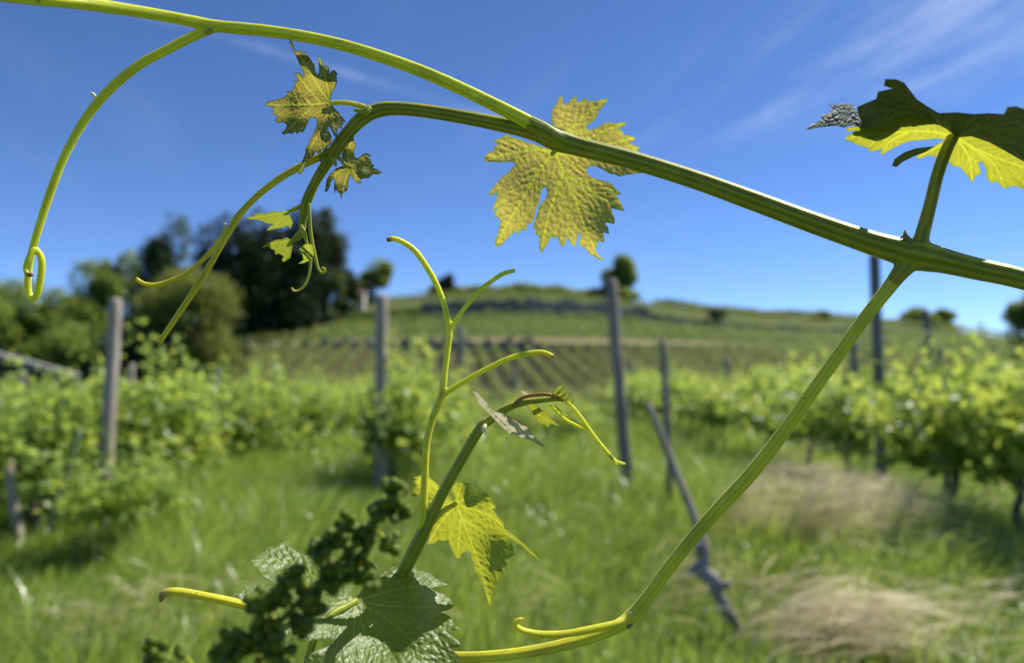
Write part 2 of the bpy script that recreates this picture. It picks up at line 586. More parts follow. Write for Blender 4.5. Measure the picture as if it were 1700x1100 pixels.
M['hut'] = mat_rough('hut_plaster', [(0.40, 0.36, 0.33), (0.5, 0.46, 0.42), (0.58, 0.54, 0.50)], 3, 0.9)
M['hut_roof'] = mat_rough('hut_tiles', [(0.20, 0.12, 0.09), (0.28, 0.17, 0.13), (0.36, 0.22, 0.17)], 4, 0.9)


def mat_ground():
    m, nt = new_mat('ground_cover')
    geo = nt.n('ShaderNodeNewGeometry').outputs['Position']
    a = nt.noise(0.35, 5, 0.6, geo)
    b = nt.noise(6.0, 5, 0.7, geo)
    c = nt.noise(0.04, 3, 0.5, geo)
    g = nt.mix(nt.sstep(b, 0.3, 0.7), (0.035, 0.06, 0.014), (0.11, 0.15, 0.03))
    g = nt.mix(nt.math('MULTIPLY', nt.sstep(a, 0.5, 0.7), 0.2), g, (0.20, 0.18, 0.08))
    g = nt.mix(nt.math('MULTIPLY', nt.sstep(c, 0.4, 0.6), 0.4), g, (0.10, 0.13, 0.03))
    g = nt.mix(nt.attr('soil_shade'), g, nt.mix(nt.sstep(b, 0.3, 0.7), (0.045, 0.045, 0.02), (0.10, 0.09, 0.045)))  # bare earth plus the shade between vine rows, put into one dark brown
    g = nt.mix(nt.attr('bare'), g, nt.mix(nt.sstep(b, 0.3, 0.7), (0.30, 0.23, 0.13), (0.42, 0.34, 0.21)))
    p = nt.n('ShaderNodeBsdfPrincipled', i_Roughness=0.95)
    nt.set(p, 'Base Color', g)
    p.inputs['Specular IOR Level'].default_value = 0.1
    bp = nt.n('ShaderNodeBump', i_Strength=0.8, i_Distance=0.08)
    nt.t.links.new(b, bp.inputs['Height'])
    nt.t.links.new(bp.outputs[0], p.inputs['Normal'])
    finish(nt, p.outputs[0])
    return m


M['ground'] = mat_ground()


# ------------------------------------------------------------------ the ground and the hill
def ss(a, b, x):
    t = np.clip((np.asarray(x, float) - a) / (b - a), 0, 1)
    return t * t * (3 - 2 * t)


RC = [-1500, -300, 0, 300, 400, 500, 600, 700, 850, 1000, 1100, 1250, 1400, 1550, 1700, 2000, 3200]
RY = [625, 612, 585, 545, 528, 508, 495, 488, 487, 494, 505, 518, 531, 546, 557, 580, 622]
PRY = [0, 43, 66, 66.8, 85, 86, 98, 112, 180, 300, 6000]
PRZ = [0, 0, 4.1, 4.6, 8.4, 10.0, 12.6, 12.8, 4, 0, 0]
RIDGE = 98


def YM(Y):
    return float(np.interp(Y, [0, 45, 95, 127, 151, 170, 260, 6000], [0, 43, 66, 85, 98, 112, 180, 5900]))


def terrain(x, y):
    x = np.asarray(x, float)
    y = np.asarray(y, float)
    base = np.interp(y, PRY, PRZ)
    col = 850 + FPX * x / np.maximum(y, 5)
    rid = 1.25 + (630 - np.interp(col, RC, RY)) / FPX * RIDGE
    s = rid / 12.6
    f = ss(46, 92, y)
    z = base * (1 * (1 - f) + s * f) * np.clip(0.25 + 0.75 * ss(120, 420, col) * ss(2600, 1500, col), 0, 1)
    z = z + ss(30, 60, y) * 0.35 * np.sin(x * 0.13 + 1) * np.sin(y * 0.09)
    z = z + 0.025 * np.sin(x * 1.7 + 0.6 * y) * ss(2, 6, y) * (1 - ss(30, 50, y))
    return z


def axis(lo, hi, near, step, growth):
    a = [0.0]
    while a[-1] < hi:
        a.append(a[-1] + (step if a[-1] < near else max(step, (a[-1] - near) * growth + step)))
    b = [0.0]
    while b[-1] > lo:
        b.append(b[-1] - (step if -b[-1] < near else max(step, (-b[-1] - near) * growth + step)))
    return np.array(sorted(set(b[1:] + a)))


gx = axis(-3500, 3500, 110, 1.6, 0.12)
gy = np.concatenate([np.arange(-3000, -20, 300), np.arange(-20, 64, 1.5), np.arange(64, 69, 0.3), np.arange(69, 83, 1.2),
                     np.arange(83, 88, 0.3), np.arange(88, 120, 1.2), np.arange(120, 430, 8), np.arange(430, 4000, 250)])
GX, GY = np.meshgrid(gx, gy)
GZ = terrain(GX, GY)
V = np.stack([GX, GY, GZ], -1).reshape(-1, 3)
nx, ny = len(gx), len(gy)
ii = (np.arange(ny - 1)[:, None] * nx + np.arange(nx - 1)[None, :]).ravel()
F = np.stack([ii, ii + 1, ii + nx + 1, ii + nx], -1)
colp = 850 + FPX * GX / np.maximum(GY, 5)
bare = 0.5 * ss(67, 67.5, GY) * (1 - ss(69, 71, GY)) * ss(330, 420, colp) * (1 - ss(1150, 1350, colp))
bare = np.maximum(bare, 0.3 * ss(86.5, 87, GY) * (1 - ss(88, 91, GY)))
g = obj('ground', V, F, M['ground'], None, True, {'bare': bare.ravel(), 'soil_shade': (0.85 * ss(26, 34, GY) * (1 - ss(64.5, 66, GY))).ravel()})
tag(g, kind='structure')


# ------------------------------------------------------------------ leaf clouds (distant foliage)
def leaf_template():
    # five-lobed outline, slightly folded along the midrib; ring + centre
    a = np.array([-100, -62, -32, 5, 40, 62, 90, 118, 140, 175, 212, 242]) * math.pi / 180
    r = np.array([0.12, 0.42, 0.30, 0.52, 0.34, 0.50, 0.66, 0.50, 0.34, 0.52, 0.30, 0.42])
    x, y = r * np.cos(a), r * np.sin(a)
    z = 0.25 * np.abs(x) - 0.15 * y * y
    V = np.vstack([[0, 0.05, -0.02], np.stack([x, y, z], -1)])
    n = len(a)
    F = np.array([[0, 1 + i, 1 + (i + 1) % n] for i in range(n)])
    return V, F


def spray_template():
    # irregular clump of a few leaves used for trees and far rows
    V, F = [], []
    rs = np.random.default_rng(3)
    for k in range(3):
        c = rs.normal(0, 0.28, 3) * (1, 1, 0.5)
        n = 6
        a = np.linspace(0, 2 * math.pi, n, endpoint=False) + rs.uniform(0, 1)
        r = rs.uniform(0.22, 0.42, n)
        ax = Matrix.Rotation(rs.uniform(-0.7, 0.7), 3, 'X') @ Matrix.Rotation(rs.uniform(-0.7, 0.7), 3, 'Y')
        p = np.stack([r * np.cos(a), 0.7 * r * np.sin(a), 0.06 * np.cos(2 * a)], -1) @ np.array(ax) + c
        b = len(V)
        V += [c] + list(p)
        F += [[b, b + 1 + i, b + 1 + (i + 1) % n] for i in range(n)]
    return np.array(V), np.array(F)


LT, ST = leaf_template(), spray_template()


def rotmats(n, up_bias=0.5, rng=RNG):
    z = rng.normal(size=(n, 3))
    z[:, 2] = np.abs(z[:, 2]) + up_bias
    z /= np.linalg.norm(z, axis=1)[:, None]
    h = rng.normal(size=(n, 3))
    h[:, 2] -= 0.8
    x = np.cross(h, z)
    x /= np.linalg.norm(x, axis=1)[:, None] + 1e-9
    y = np.cross(z, x)
    return np.stack([x, y, z], 1)       # rows


def scatter(tpl, pos, size, tint, up_bias=0.5, rng=RNG):
    TV, TF = tpl
    n = len(pos)
    Rm = rotmats(n, up_bias, rng)
    V = np.einsum('kj,njl->nkl', TV, Rm) * np.asarray(size)[:, None, None] + np.asarray(pos)[:, None, :]
    F = TF[None] + (np.arange(n) * len(TV))[:, None, None]
    return V.reshape(-1, 3), F.reshape(-1, 3), np.repeat(tint, len(TV))


# ------------------------------------------------------------------ grass
def patch(x, y):
    return 0.5 + 0.25 * np.sin(1.3 * x + 0.7 * y + 1) + 0.25 * np.sin(-0.8 * x + 1.9 * y) * np.cos(2.3 * x + 0.4)


def blades(x, y, h, wd, lean, leandir, curve, tint, z0=None):
    n = len(x)
    z = terrain(x, y) if z0 is None else z0
    b = np.stack([x, y, z], -1)
    fd = RNG.uniform(0, 2 * math.pi, n)
    side = np.stack([np.cos(fd), np.sin(fd), 0 * fd], -1) * (wd * 0.5)[:, None]
    ld = np.stack([np.cos(leandir), np.sin(leandir), 0 * leandir], -1)
    mid = b + ld * (lean * h * 0.35)[:, None] + np.array((0, 0, 1)) * (h * 0.6)[:, None]
    tip = b + ld * (lean * h)[:, None] + np.array((0, 0, 1)) * (h * (1 - curve))[:, None]
    V = np.stack([b - side, b + side, mid + side * 0.8, mid - side * 0.8, tip], 1).reshape(-1, 3)
    o = np.arange(n)[:, None] * 5
    F = np.concatenate([o + [0, 1, 2], o + [0, 2, 3], o + [3, 2, 4]], 1).reshape(-1, 3)
    return V, F, np.repeat(tint, 5)


def wedge(n, y0, y1):
    y = np.sqrt(RNG.uniform(y0 * y0, y1 * y1, n))
    x = RNG.uniform(-1, 1, n) * (0.80 * y + 1.0)
    return x, y


GV, GF, GT = [], [], []
off = 0
for n, y0, y1, hh, ww in ((150000, 2.4, 9, 0.40, 0.0065), (105000, 9, 23, 0.42, 0.013), (22000, 23, 31, 0.36, 0.028)):
    x, y = wedge(n, y0, y1)
    p = patch(x, y)
    h = hh * RNG.uniform(0.4, 1.3, n) * (0.5 + 0.9 * p)
    p2 = 0.5 + 0.5 * np.sin(0.9 * x - 1.1 * y + 2) * np.sin(2.1 * x + 1.3 * y)
    tint = np.clip(-0.02 + 0.40 * p + 0.30 * p2 + RNG.normal(0, 0.20, n) + (RNG.random(n) < 0.17) * 0.5, 0, 1)
    clear = (np.abs(x - 1.08) < 0.55) & (y > 2.2) & (y < 4.4) | (np.abs(x + 0.62 * y) < 0.5) & (y > 3.8) & (y < 6.2)
    h = h * np.where(clear, 0.45, 1.0) * np.where(y < 5, 0.8, 1.0)
    v, f, t = blades(x, y, h, ww * RNG.uniform(0.6, 1.5, n), RNG.uniform(0.1, 0.9, n), RNG.normal(0.2, 1.2, n), RNG.uniform(0, 0.35, n), tint)
    GV.append(v); GF.append(f + off); GT.append(t)
    off += len(v)
o = obj('grass', np.vstack(GV), np.vstack(GF), M['grass'], None, True, {'tint': np.concatenate(GT)})
tag(o, 'tall green meadow grass growing between the vine rows', 'grass', kind='stuff')

# dry grass, combed over in arching tufts
def arcs(x, y, h, reach, dr, wd, tint, seg=6):
    n = len(x)
    b = np.stack([x, y, terrain(x, y)], -1)
    ld = np.stack([np.cos(dr), np.sin(dr), 0 * dr], -1)
    sd = np.stack([-np.sin(dr), np.cos(dr), 0.4 + 0 * dr], -1) * (wd * 0.5)[:, None]
    rows_ = []
    for k in range(seg + 1):
        t = k / seg
        c = b + ld * (reach * (0.25 * t + 0.75 * t * t))[:, None] + np.array((0, 0, 1)) * (h * (1 - (1 - 1.35 * t) ** 2) * 1.0)[:, None]
        w_ = sd * (1.0 - 0.85 * t)
        rows_ += [c - w_, c + w_]
    V = np.stack(rows_, 1).reshape(-1, 3)
    m = 2 * (seg + 1)
    o = np.arange(n)[:, None] * m
    F = np.concatenate([np.concatenate([o + [2 * k, 2 * k + 1, 2 * k + 3], o + [2 * k, 2 * k + 3, 2 * k + 2]], 1) for k in range(seg)], 1).reshape(-1, 3)
    return V, F, np.repeat(tint, m)


DV, DF, DT = [], [], []
off = 0
# px, py of the tuft's foot, spread (m), blades, height, reach
tufts = [(1260, 915, .13, 1000, .46, .80), (1300, 935, .12, 900, .44, .70), (1330, 920, .11, 600, .42, .6), (1280, 890, .12, 420, .46, .75), (1240, 858, .10, 260, .50, .9),
         (1310, 1098, .14, 520, .24, .40), (1350, 1090, .12, 420, .24, .36), (1400, 1095, .12, 240, .24, .4), (1330, 1070, .12, 260, .26, .3),
         (1400, 1020, .16, 170, .26, .40), (1480, 1060, .16, 130, .26, .40), (1590, 870, .1, 120, .36, .50), (1600, 950, .12, 110, .30, .5), (1150, 1050, .2, 170, .26, .3),
         (60, 1110, .12, 160, .26, .3), (290, 1095, .1, 200, .32, .34), (1160, 800, .2, 90, .4, .5), (1460, 980, .2, 90, .3, .5),
         (980, 930, .4, 60, .35, .3), (880, 1060, .4, 60, .3, .3), (1120, 960, .4, 120, .3, .3), (230, 980, .4, 60, .35, .3), (1540, 1090, .2, 140, .25, .4),
         (1500, 900, .5, 120, .35, .4), (1650, 1050, .4, 120, .3, .35), (1200, 970, .3, 120, .3, .4), (500, 850, .3, 60, .4, .4), (760, 1000, .5, 60, .3, .3)]
for px, py, sp_, n, hh, rc in tufts:
    n, sp_, rc = int(n * 0.34), sp_ * 1.0, rc * 1.15
    c = gnd(px, py)
    n = int(n * 0.62)
    hub = RNG.normal(0, sp_ * 1.7, (7, 2)) * (1.2, 0.9)
    r = hub[RNG.integers(0, 7, n) * RNG.integers(0, 2, n)] + RNG.normal(0, 0.045, (n, 2))
    v, f, t = arcs(c[0] + r[:, 0], c[1] + r[:, 1], hh * RNG.uniform(0.5, 1.35, n), rc * RNG.uniform(0.5, 1.3, n), RNG.normal(-0.15, 0.42, n), 0.0065 * RNG.uniform(0.7, 1.5, n),
                   np.clip(RNG.normal(0.6, 0.25, n), 0, 1))
    DV.append(v); DF.append(f + off); DT.append(t)
    off += len(v)
o = obj('dry_grass', np.vstack(DV), np.vstack(DF), M['dry'], None, True, {'tint': np.concatenate(DT)})
tag(o, 'tan dried grass bent over in arching tufts on the green meadow', 'grass', kind='stuff')


# ------------------------------------------------------------------ vines in the near rows
def vine_meshes(seed, nleaf, wx, wy, z0, z1, shoots):
    rg = np.random.default_rng(seed)
    pos, tint, size = [], [], []
    n_sh = shoots
    for k in range(n_sh):                     # each shoot is a curve carrying leaves
        a = rg.uniform(0, 2 * math.pi)
        bx, by = rg.uniform(-0.30, 0.30), rg.uniform(-0.5, 0.5) * wy * 0.7
        ln = rg.uniform(0.55, 1.0) * (z1 - 0.55)
        dr = np.array([rg.normal(0, 0.45) * wx, rg.normal(0, 0.35) * wy, ln * rg.uniform(0.55, 1.1)])
        drop = rg.random() < (0.38 if z0 < 0.45 else 0.06)
        m = nleaf // n_sh
        t = np.sort(rg.uniform(0, 1, m))[:, None]
        p = np.array([bx * wx, by, 0.62]) + dr * t + np.array([0, 0, -1.0]) * (t ** 2) * (rg.uniform(0.6, 1.25) if drop else rg.uniform(0, 0.25))
        p = p + rg.normal(0, 0.085, (m, 3))
        pos.append(p)
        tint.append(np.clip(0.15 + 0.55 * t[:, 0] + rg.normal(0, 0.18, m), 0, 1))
        size.append((0.115 - 0.05 * t[:, 0]) * rg.uniform(0.75, 1.2, m))
    for k in range(7):                         # young shoots standing above the row
        m = 26
        t = np.linspace(0, 1, m)[:, None]
        b0 = np.array([rg.normal(0, 0.24) * wx, rg.uniform(-0.55, 0.55) * wy, 1.0])
        p = b0 + np.array([rg.normal(0, 0.14), rg.normal(0, 0.16), rg.uniform(0.45, 0.95) * (z1 - 0.95) * 1.35]) * t + rg.normal(0, 0.035, (m, 3))
        pos.append(p)
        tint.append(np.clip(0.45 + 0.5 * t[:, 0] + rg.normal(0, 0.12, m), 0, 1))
        size.append((0.10 - 0.055 * t[:, 0]) * rg.uniform(0.75, 1.2, m))
    # inner mass
    m = int(nleaf * 0.26)
    q = rg.normal(0, 1, (m, 3)) * (0.20 * wx, 0.30 * wy, 0.15) + (0, 0, 0.5 * (z0 + z1) - 0.08)
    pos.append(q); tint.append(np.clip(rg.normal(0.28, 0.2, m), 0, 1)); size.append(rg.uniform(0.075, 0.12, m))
    pos = np.vstack(pos)
    ok = pos[:, 2] > z0 * 0.8
    V, F, T = scatter(LT, pos[ok], np.concatenate(size)[ok], np.concatenate(tint)[ok], 0.35, rg)
    leaf = mesh_data('foliage', V, F, M['vine_leaf'], False, {'tint': T})
    zz = np.linspace(0, 0.72, 9)
    P = np.stack([np.cumsum(rg.normal(0, 0.016, 9)), np.cumsum(rg.normal(0, 0.016, 9)), zz], -1)
    P[0, :2] = 0
    rad = 0.034 * (1 + 0.25 * rg.normal(size=9)) * np.linspace(1.15, 0.85, 9)
    parts = [tube(crom(P, 4), np.interp(np.linspace(0, 8, 33), range(9), rad), 9, 0.2, 3, 8.0, 0.05)]
    for s in (-1, 1):
        A = np.array([P[-1], P[-1] + (0.02, s * 0.12, 0.05), P[-1] + (rg.normal(0, .04), s * 0.34, 0.06 + rg.normal(0, .04))])
        parts.append(tube(crom(A, 5), np.linspace(0.022, 0.009, 11), 8, 0.2, 3, 8.0, 0.05))
    V, F, s_, t_ = join(parts)
    trunk = mesh_data('trunk', V, F, M['bark'], True, {'stripe': s_, 'along': t_})
    return leaf, trunk


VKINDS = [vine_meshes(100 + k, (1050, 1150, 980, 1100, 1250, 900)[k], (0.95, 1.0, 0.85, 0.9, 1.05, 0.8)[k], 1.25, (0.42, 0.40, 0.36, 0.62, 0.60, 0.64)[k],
                      (1.55, 1.48, 1.62, 1.52, 1.58, 1.42)[k], (13, 14, 12, 15, 16, 12)[k]) for k in range(6)]


def vine(x, y, kind, label, group, sc=1.0, rz=None, sz=None):
    z = float(terrain(x, y))
    root = empty('grape_vine', (x, y, z), label, 'grape vine', group)
    rz = random.uniform(-0.3, 0.3) + random.choice((0, math.pi)) if rz is None else rz
    root.rotation_euler = (0, 0, rz)
    root.scale = (sc, sc, sz or sc)
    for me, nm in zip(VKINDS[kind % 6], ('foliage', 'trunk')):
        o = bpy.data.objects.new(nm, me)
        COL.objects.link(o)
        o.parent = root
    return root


GR = 'grape vines trained in the near rows'
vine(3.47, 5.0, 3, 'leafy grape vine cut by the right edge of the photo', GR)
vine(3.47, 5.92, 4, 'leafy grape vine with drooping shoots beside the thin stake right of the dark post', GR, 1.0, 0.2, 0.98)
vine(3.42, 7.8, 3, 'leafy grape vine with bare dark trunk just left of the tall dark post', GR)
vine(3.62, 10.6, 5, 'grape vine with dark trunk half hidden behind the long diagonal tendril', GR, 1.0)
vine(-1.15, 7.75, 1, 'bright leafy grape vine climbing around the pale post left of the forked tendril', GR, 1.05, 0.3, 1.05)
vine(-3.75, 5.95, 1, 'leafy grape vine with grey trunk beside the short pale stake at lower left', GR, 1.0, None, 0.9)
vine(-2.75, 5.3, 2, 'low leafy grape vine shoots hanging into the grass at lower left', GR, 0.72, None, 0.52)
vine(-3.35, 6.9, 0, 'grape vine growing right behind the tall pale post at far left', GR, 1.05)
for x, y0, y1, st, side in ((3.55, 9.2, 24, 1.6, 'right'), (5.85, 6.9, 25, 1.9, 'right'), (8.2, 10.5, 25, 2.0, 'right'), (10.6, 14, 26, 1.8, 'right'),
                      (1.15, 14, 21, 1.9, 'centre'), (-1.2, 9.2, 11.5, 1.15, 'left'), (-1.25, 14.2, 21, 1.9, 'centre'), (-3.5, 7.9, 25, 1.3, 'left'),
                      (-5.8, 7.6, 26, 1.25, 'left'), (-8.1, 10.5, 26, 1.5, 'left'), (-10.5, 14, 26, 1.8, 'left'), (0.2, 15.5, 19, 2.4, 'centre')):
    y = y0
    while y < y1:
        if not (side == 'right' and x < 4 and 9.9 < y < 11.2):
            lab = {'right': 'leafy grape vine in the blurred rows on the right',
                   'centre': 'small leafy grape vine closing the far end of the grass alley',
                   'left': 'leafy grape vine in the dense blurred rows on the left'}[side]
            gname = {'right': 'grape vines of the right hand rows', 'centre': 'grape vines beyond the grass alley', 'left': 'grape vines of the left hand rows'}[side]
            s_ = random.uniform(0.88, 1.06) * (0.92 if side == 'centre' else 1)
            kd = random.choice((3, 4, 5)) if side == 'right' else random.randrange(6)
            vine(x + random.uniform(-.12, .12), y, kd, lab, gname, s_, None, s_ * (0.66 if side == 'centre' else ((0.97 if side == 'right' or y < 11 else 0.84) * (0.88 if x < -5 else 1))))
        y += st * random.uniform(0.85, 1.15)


# ------------------------------------------------------------------ rows further off and on the hill
def vine_row(p0, p1, hgt, wid, per_m, size, label, group, z_off=0.0):
    p0, p1 = np.array(p0, float), np.array(p1, float)
    L = np.linalg.norm(p1 - p0)
    n = int(L * per_m)
    t = RNG.uniform(0, 1, n)
    d = (p1 - p0) / L
    nrm = np.array((-d[1], d[0]))
    q = p0 + (p1 - p0) * t[:, None] + nrm * RNG.normal(0, wid * 0.35, n)[:, None]
    lump = 0.8 + 0.25 * np.sin(t * L * 2.1 + RNG.uniform(0, 6)) * np.sin(t * L * 0.9)
    z = terrain(q[:, 0], q[:, 1]) + z_off + hgt * (0.30 + 0.70 * RNG.beta(1.6, 1.3, n)) * lump
    pos = np.column_stack([q, z])
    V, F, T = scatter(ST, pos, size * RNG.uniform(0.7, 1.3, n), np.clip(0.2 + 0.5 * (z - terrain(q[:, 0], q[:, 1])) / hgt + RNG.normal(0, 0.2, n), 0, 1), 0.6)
    m = (p0 + p1) / 2
    o = obj('vine_row', V, F, M['row_leaf'], None, False, {'tint': T}, origin=(p0[0], p0[1], float(terrain(p0[0], p0[1]))))
    return tag(o, label, 'vine row', group)


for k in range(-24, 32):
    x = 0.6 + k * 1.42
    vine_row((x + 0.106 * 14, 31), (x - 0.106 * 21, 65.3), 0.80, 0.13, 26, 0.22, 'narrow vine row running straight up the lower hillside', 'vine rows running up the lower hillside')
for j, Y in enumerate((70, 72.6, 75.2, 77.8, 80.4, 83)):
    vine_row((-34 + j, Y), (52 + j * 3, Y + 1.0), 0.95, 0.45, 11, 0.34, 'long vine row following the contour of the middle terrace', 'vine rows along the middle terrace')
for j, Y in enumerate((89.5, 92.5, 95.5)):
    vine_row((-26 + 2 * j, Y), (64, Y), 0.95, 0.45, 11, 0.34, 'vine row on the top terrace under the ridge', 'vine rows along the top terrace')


def hedge(name, p0, p1, h, wdt, label, mat, n):
    t = RNG.uniform(0, 1, n)
    q = np.array(p0) + (np.array(p1) - np.array(p0)) * t[:, None]
    q = q + RNG.normal(0, wdt * 0.35, q.shape)
    z = terrain(q[:, 0], q[:, 1]) + h * RNG.uniform(0, 1, n) * (0.75 + 0.3 * np.sin(t * 23) * np.sin(t * 9 + 1))
    V, F, T = scatter(ST, np.column_stack([q, z]), 0.48 * RNG.uniform(0.6, 1.3, n), np.clip(RNG.normal(0.5, 0.25, n), 0, 1))
    o = obj(name, V, F, mat, None, False, {'tint': T}, origin=(p0[0], p0[1], float(terrain(*p0))))
    return tag(o, label, 'hedge')


hedge('hedge', (-11, 99), (15.5, 99), 1.35, 1.0, 'dark green hedge along the ridge left of the round hilltop tree', M['tree_mid'], 5000)
hedge('hedge', (19, 98), (60, 99), 0.8, 0.8, 'low paler hedge falling along the right shoulder of the ridge', M['tree_olive'], 2400)


# retaining walls following the terrain
def wall(px0, px1, Y, h0, h1, mat, label, drop=0.3):
    Y = {95.3: 66.2, 95.4: 66.2, 127.5: 85.4, 128.0: 85.6}[Y]
    h0, h1 = h0 * 0.7, h1 * 0.7
    xs = np.linspace((px0 - 850) / FPX * Y, (px1 - 850) / FPX * Y, 60)
    V, F = [], []
    for i, x in enumerate(xs):
        zb = float(terrain(x, Y - 0.9)) - drop
        jag = 0.22 * math.sin(i * 1.7) + 0.13 * math.sin(i * 3.1)
        zt = float(terrain(x, Y + 0.9)) + h0 + (h1 - h0) * (0.5 + 0.5 * math.sin(i * 0.37)) + jag
        off_ = 0.12 * math.sin(i * 2.3)
        V += [(x, Y - 0.75 + off_, zb), (x, Y - 0.55 + off_, zt), (x, Y + 0.15, zt), (x, Y + 0.15, zb)]
    for i in range(len(xs) - 1):
        for a in range(4):
            b = (a + 1) % 4
            F.append((i * 4 + a, i * 4 + b, i * 4 + 4 + b, i * 4 + 4 + a))
    e = (len(xs) - 1) * 4
    F += [(3, 2, 1, 0), (e, e + 1, e + 2, e + 3)]
    o = obj('stone_wall', V, F, mat, None, False, None, origin=V[0])
    return tag(o, label, 'wall')


wall(370, 900, 95.3, 0.05, 0.3, M['stone_dark'], 'dark retaining wall across the foot of the middle terrace')
wall(905, 1240, 95.4, -0.5, -0.2, M['stone_dark'], 'low continuation of the dark terrace wall to the right, half overgrown')
wall(700, 865, 127.5, 0.1, 0.3, M['stone_dark'], 'dark shaded stretch of stone wall under the ridge')
wall(868, 1080, 127.5, -0.1, 0.5, M['stone'], 'pale rocky stretch of wall under the ridge near the round tree')
wall(1085, 1420, 128.0, -0.9, -0.5, M['stone_dark'], 'low dark wall line falling toward the right of the hill')
wall(1590, 1720, 95.3, -0.4, 0.2, M['stone'], 'short grey wall above the vines at the right edge')


# ------------------------------------------------------------------ trees
def blob_crown(c, rx, ry, rz, nblob, n, size, rg, lump=0.45):
    """leaf clumps spread through several lumps inside the crown's volume"""
    a = rg.uniform(0, 2 * math.pi, nblob)
    u = rg.uniform(-0.85, 0.95, nblob)
    rr = rg.uniform(0.35, 0.80, nblob)
    wd = np.where(u < 0, (1 - u * u) ** 0.22, np.sqrt(1 - u * u))
    bc = np.stack([np.cos(a) * wd * rr * rx, np.sin(a) * wd * rr * ry, np.where(u < 0, u * 0.95, u * rr) * rz], -1)
    br = lump * rg.uniform(0.6, 1.15, nblob)
    k = rg.integers(0, nblob, n)
    d = rg.normal(size=(n, 3))
    d /= np.linalg.norm(d, axis=1)[:, None]
    rad = rg.uniform(0.35, 1.05, n) ** 0.6
    p = bc[k] + d * rad[:, None] * br[k][:, None] * np.array((rx, ry, rz))
    btint = rg.normal(0, 0.16, nblob)
    tint = np.clip(0.45 + btint[k] + rg.normal(0, 0.18, n), 0, 1)
    # stray outer sprays
    V, F, T = scatter(ST, p + c, size * rg.uniform(0.6, 1.4, n), tint, 0.4, rg)
    return V, F, T, bc + c


def tree(px0, px1, py0, py1, Y, mat, label, seed, n=3500, nblob=16, size=0.5, lump=0.45, trunk_px=None, kind='tree', group=None, cat='tree'):
    """Crown fills the px box at distance Y; it stands on the ground under it."""
    rg = np.random.default_rng(seed)
    size *= YM(Y) / Y
    Y = YM(Y)
    a, b = atY(px0, py0, Y), atY(px1, py1, Y)
    cx = (a[0] + b[0]) / 2
    zt, zb = a[2], b[2]
    gz = float(terrain(cx, Y))
    zb = max(zb, gz + 0.1) if zb > gz else gz + 0.05
    rx, rz = abs(b[0] - a[0]) / 2 * 1.08, (zt - zb) / 2 * 1.06
    n = int(n * 1.6)
    root = empty(kind, (cx, Y, gz), label, cat, group)
    V, F, T, bc = blob_crown(np.array((cx, Y, (zt + zb) / 2)), rx, rx * 0.9, rz, nblob, n, size, rg, lump)
    put(obj('crown', V, F, mat, None, False, {'tint': T}, origin=(cx, Y, gz)), root)
    zc = (zt + zb) / 2
    P = np.array([(cx, Y, gz - 0.3), (cx + 0.1, Y, gz + (zc - gz) * 0.5), (cx, Y + 0.1, zc), (cx + 0.05 * rx, Y, zc + rz * 0.6)])
    r0 = max(0.10, 0.05 * rx + 0.02 * (zt - gz))
    parts = [tube(crom(P, 5), np.linspace(r0, r0 * 0.25, 16), 8, 0.15, 3)]
    for q in bc[: min(7, nblob)]:
        s = np.array((cx, Y, gz + (zc - gz) * rg.uniform(0.5, 1.0)))
        parts.append(tube(crom([s, (s + q) / 2 + (0, 0, 0.1 * rz), q], 4), np.linspace(r0 * 0.45, r0 * 0.12, 9), 6))
    V, F, s_, t_ = join(parts)
    put(obj('trunk', V, F, M['trunk'], None, True, None, origin=(cx, Y, gz)), root)
    return root


tree(-90, 90, 480, 640, 62, M['tree_mid'], 'broad mid green tree at the left edge behind the shed', 1, 4200, 20, 0.55)
tree(60, 170, 485, 630, 66, M['tree_mid'], 'rounded mid green tree between the left edge tree and the pale post', 2, 3200, 16, 0.5)
tree(135, 245, 400, 625, 72, M['tree_mid'], 'loose light green tree rising behind the pale post at left', 3, 2300, 15, 0.5, 0.36)
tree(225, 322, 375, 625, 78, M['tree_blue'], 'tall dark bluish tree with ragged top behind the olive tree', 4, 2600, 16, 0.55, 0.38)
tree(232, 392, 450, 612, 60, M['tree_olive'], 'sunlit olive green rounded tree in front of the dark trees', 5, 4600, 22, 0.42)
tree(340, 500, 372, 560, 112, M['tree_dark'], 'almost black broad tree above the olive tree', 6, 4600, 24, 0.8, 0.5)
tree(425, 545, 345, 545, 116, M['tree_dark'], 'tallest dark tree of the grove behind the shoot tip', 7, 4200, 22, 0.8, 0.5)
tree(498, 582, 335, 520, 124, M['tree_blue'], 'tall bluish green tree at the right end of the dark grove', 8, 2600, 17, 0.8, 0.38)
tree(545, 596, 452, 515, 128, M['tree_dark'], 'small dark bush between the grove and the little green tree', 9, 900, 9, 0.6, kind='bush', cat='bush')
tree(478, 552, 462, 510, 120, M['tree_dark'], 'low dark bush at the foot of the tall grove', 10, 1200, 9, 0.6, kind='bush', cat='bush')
tree(588, 652, 424, 510, 138, M['tree_mid'], 'small green tree standing alone on the ridge behind the pale post', 11, 1800, 12, 0.65)
tree(720, 752, 457, 490, 150, M['tree_dark'], 'small dark round bush on the ridge behind the forked tendril', 12, 900, 8, 0.6, kind='bush', cat='bush')
tree(996, 1056, 429, 500, 151, M['tree_mid'], 'round hilltop tree on the ridge behind the leaning dark post', 13, 2300, 14, 0.65)
tree(1000, 1070, 482, 505, 150, M['tree_mid'], 'low bush at the foot of the round hilltop tree', 14, 900, 8, 0.6, kind='bush', cat='bush')
tree(1174, 1206, 517, 541, 129, M['tree_dark'], 'small dark bush on the wall line right of the round tree', 15, 500, 7, 0.5, kind='bush', cat='bush')
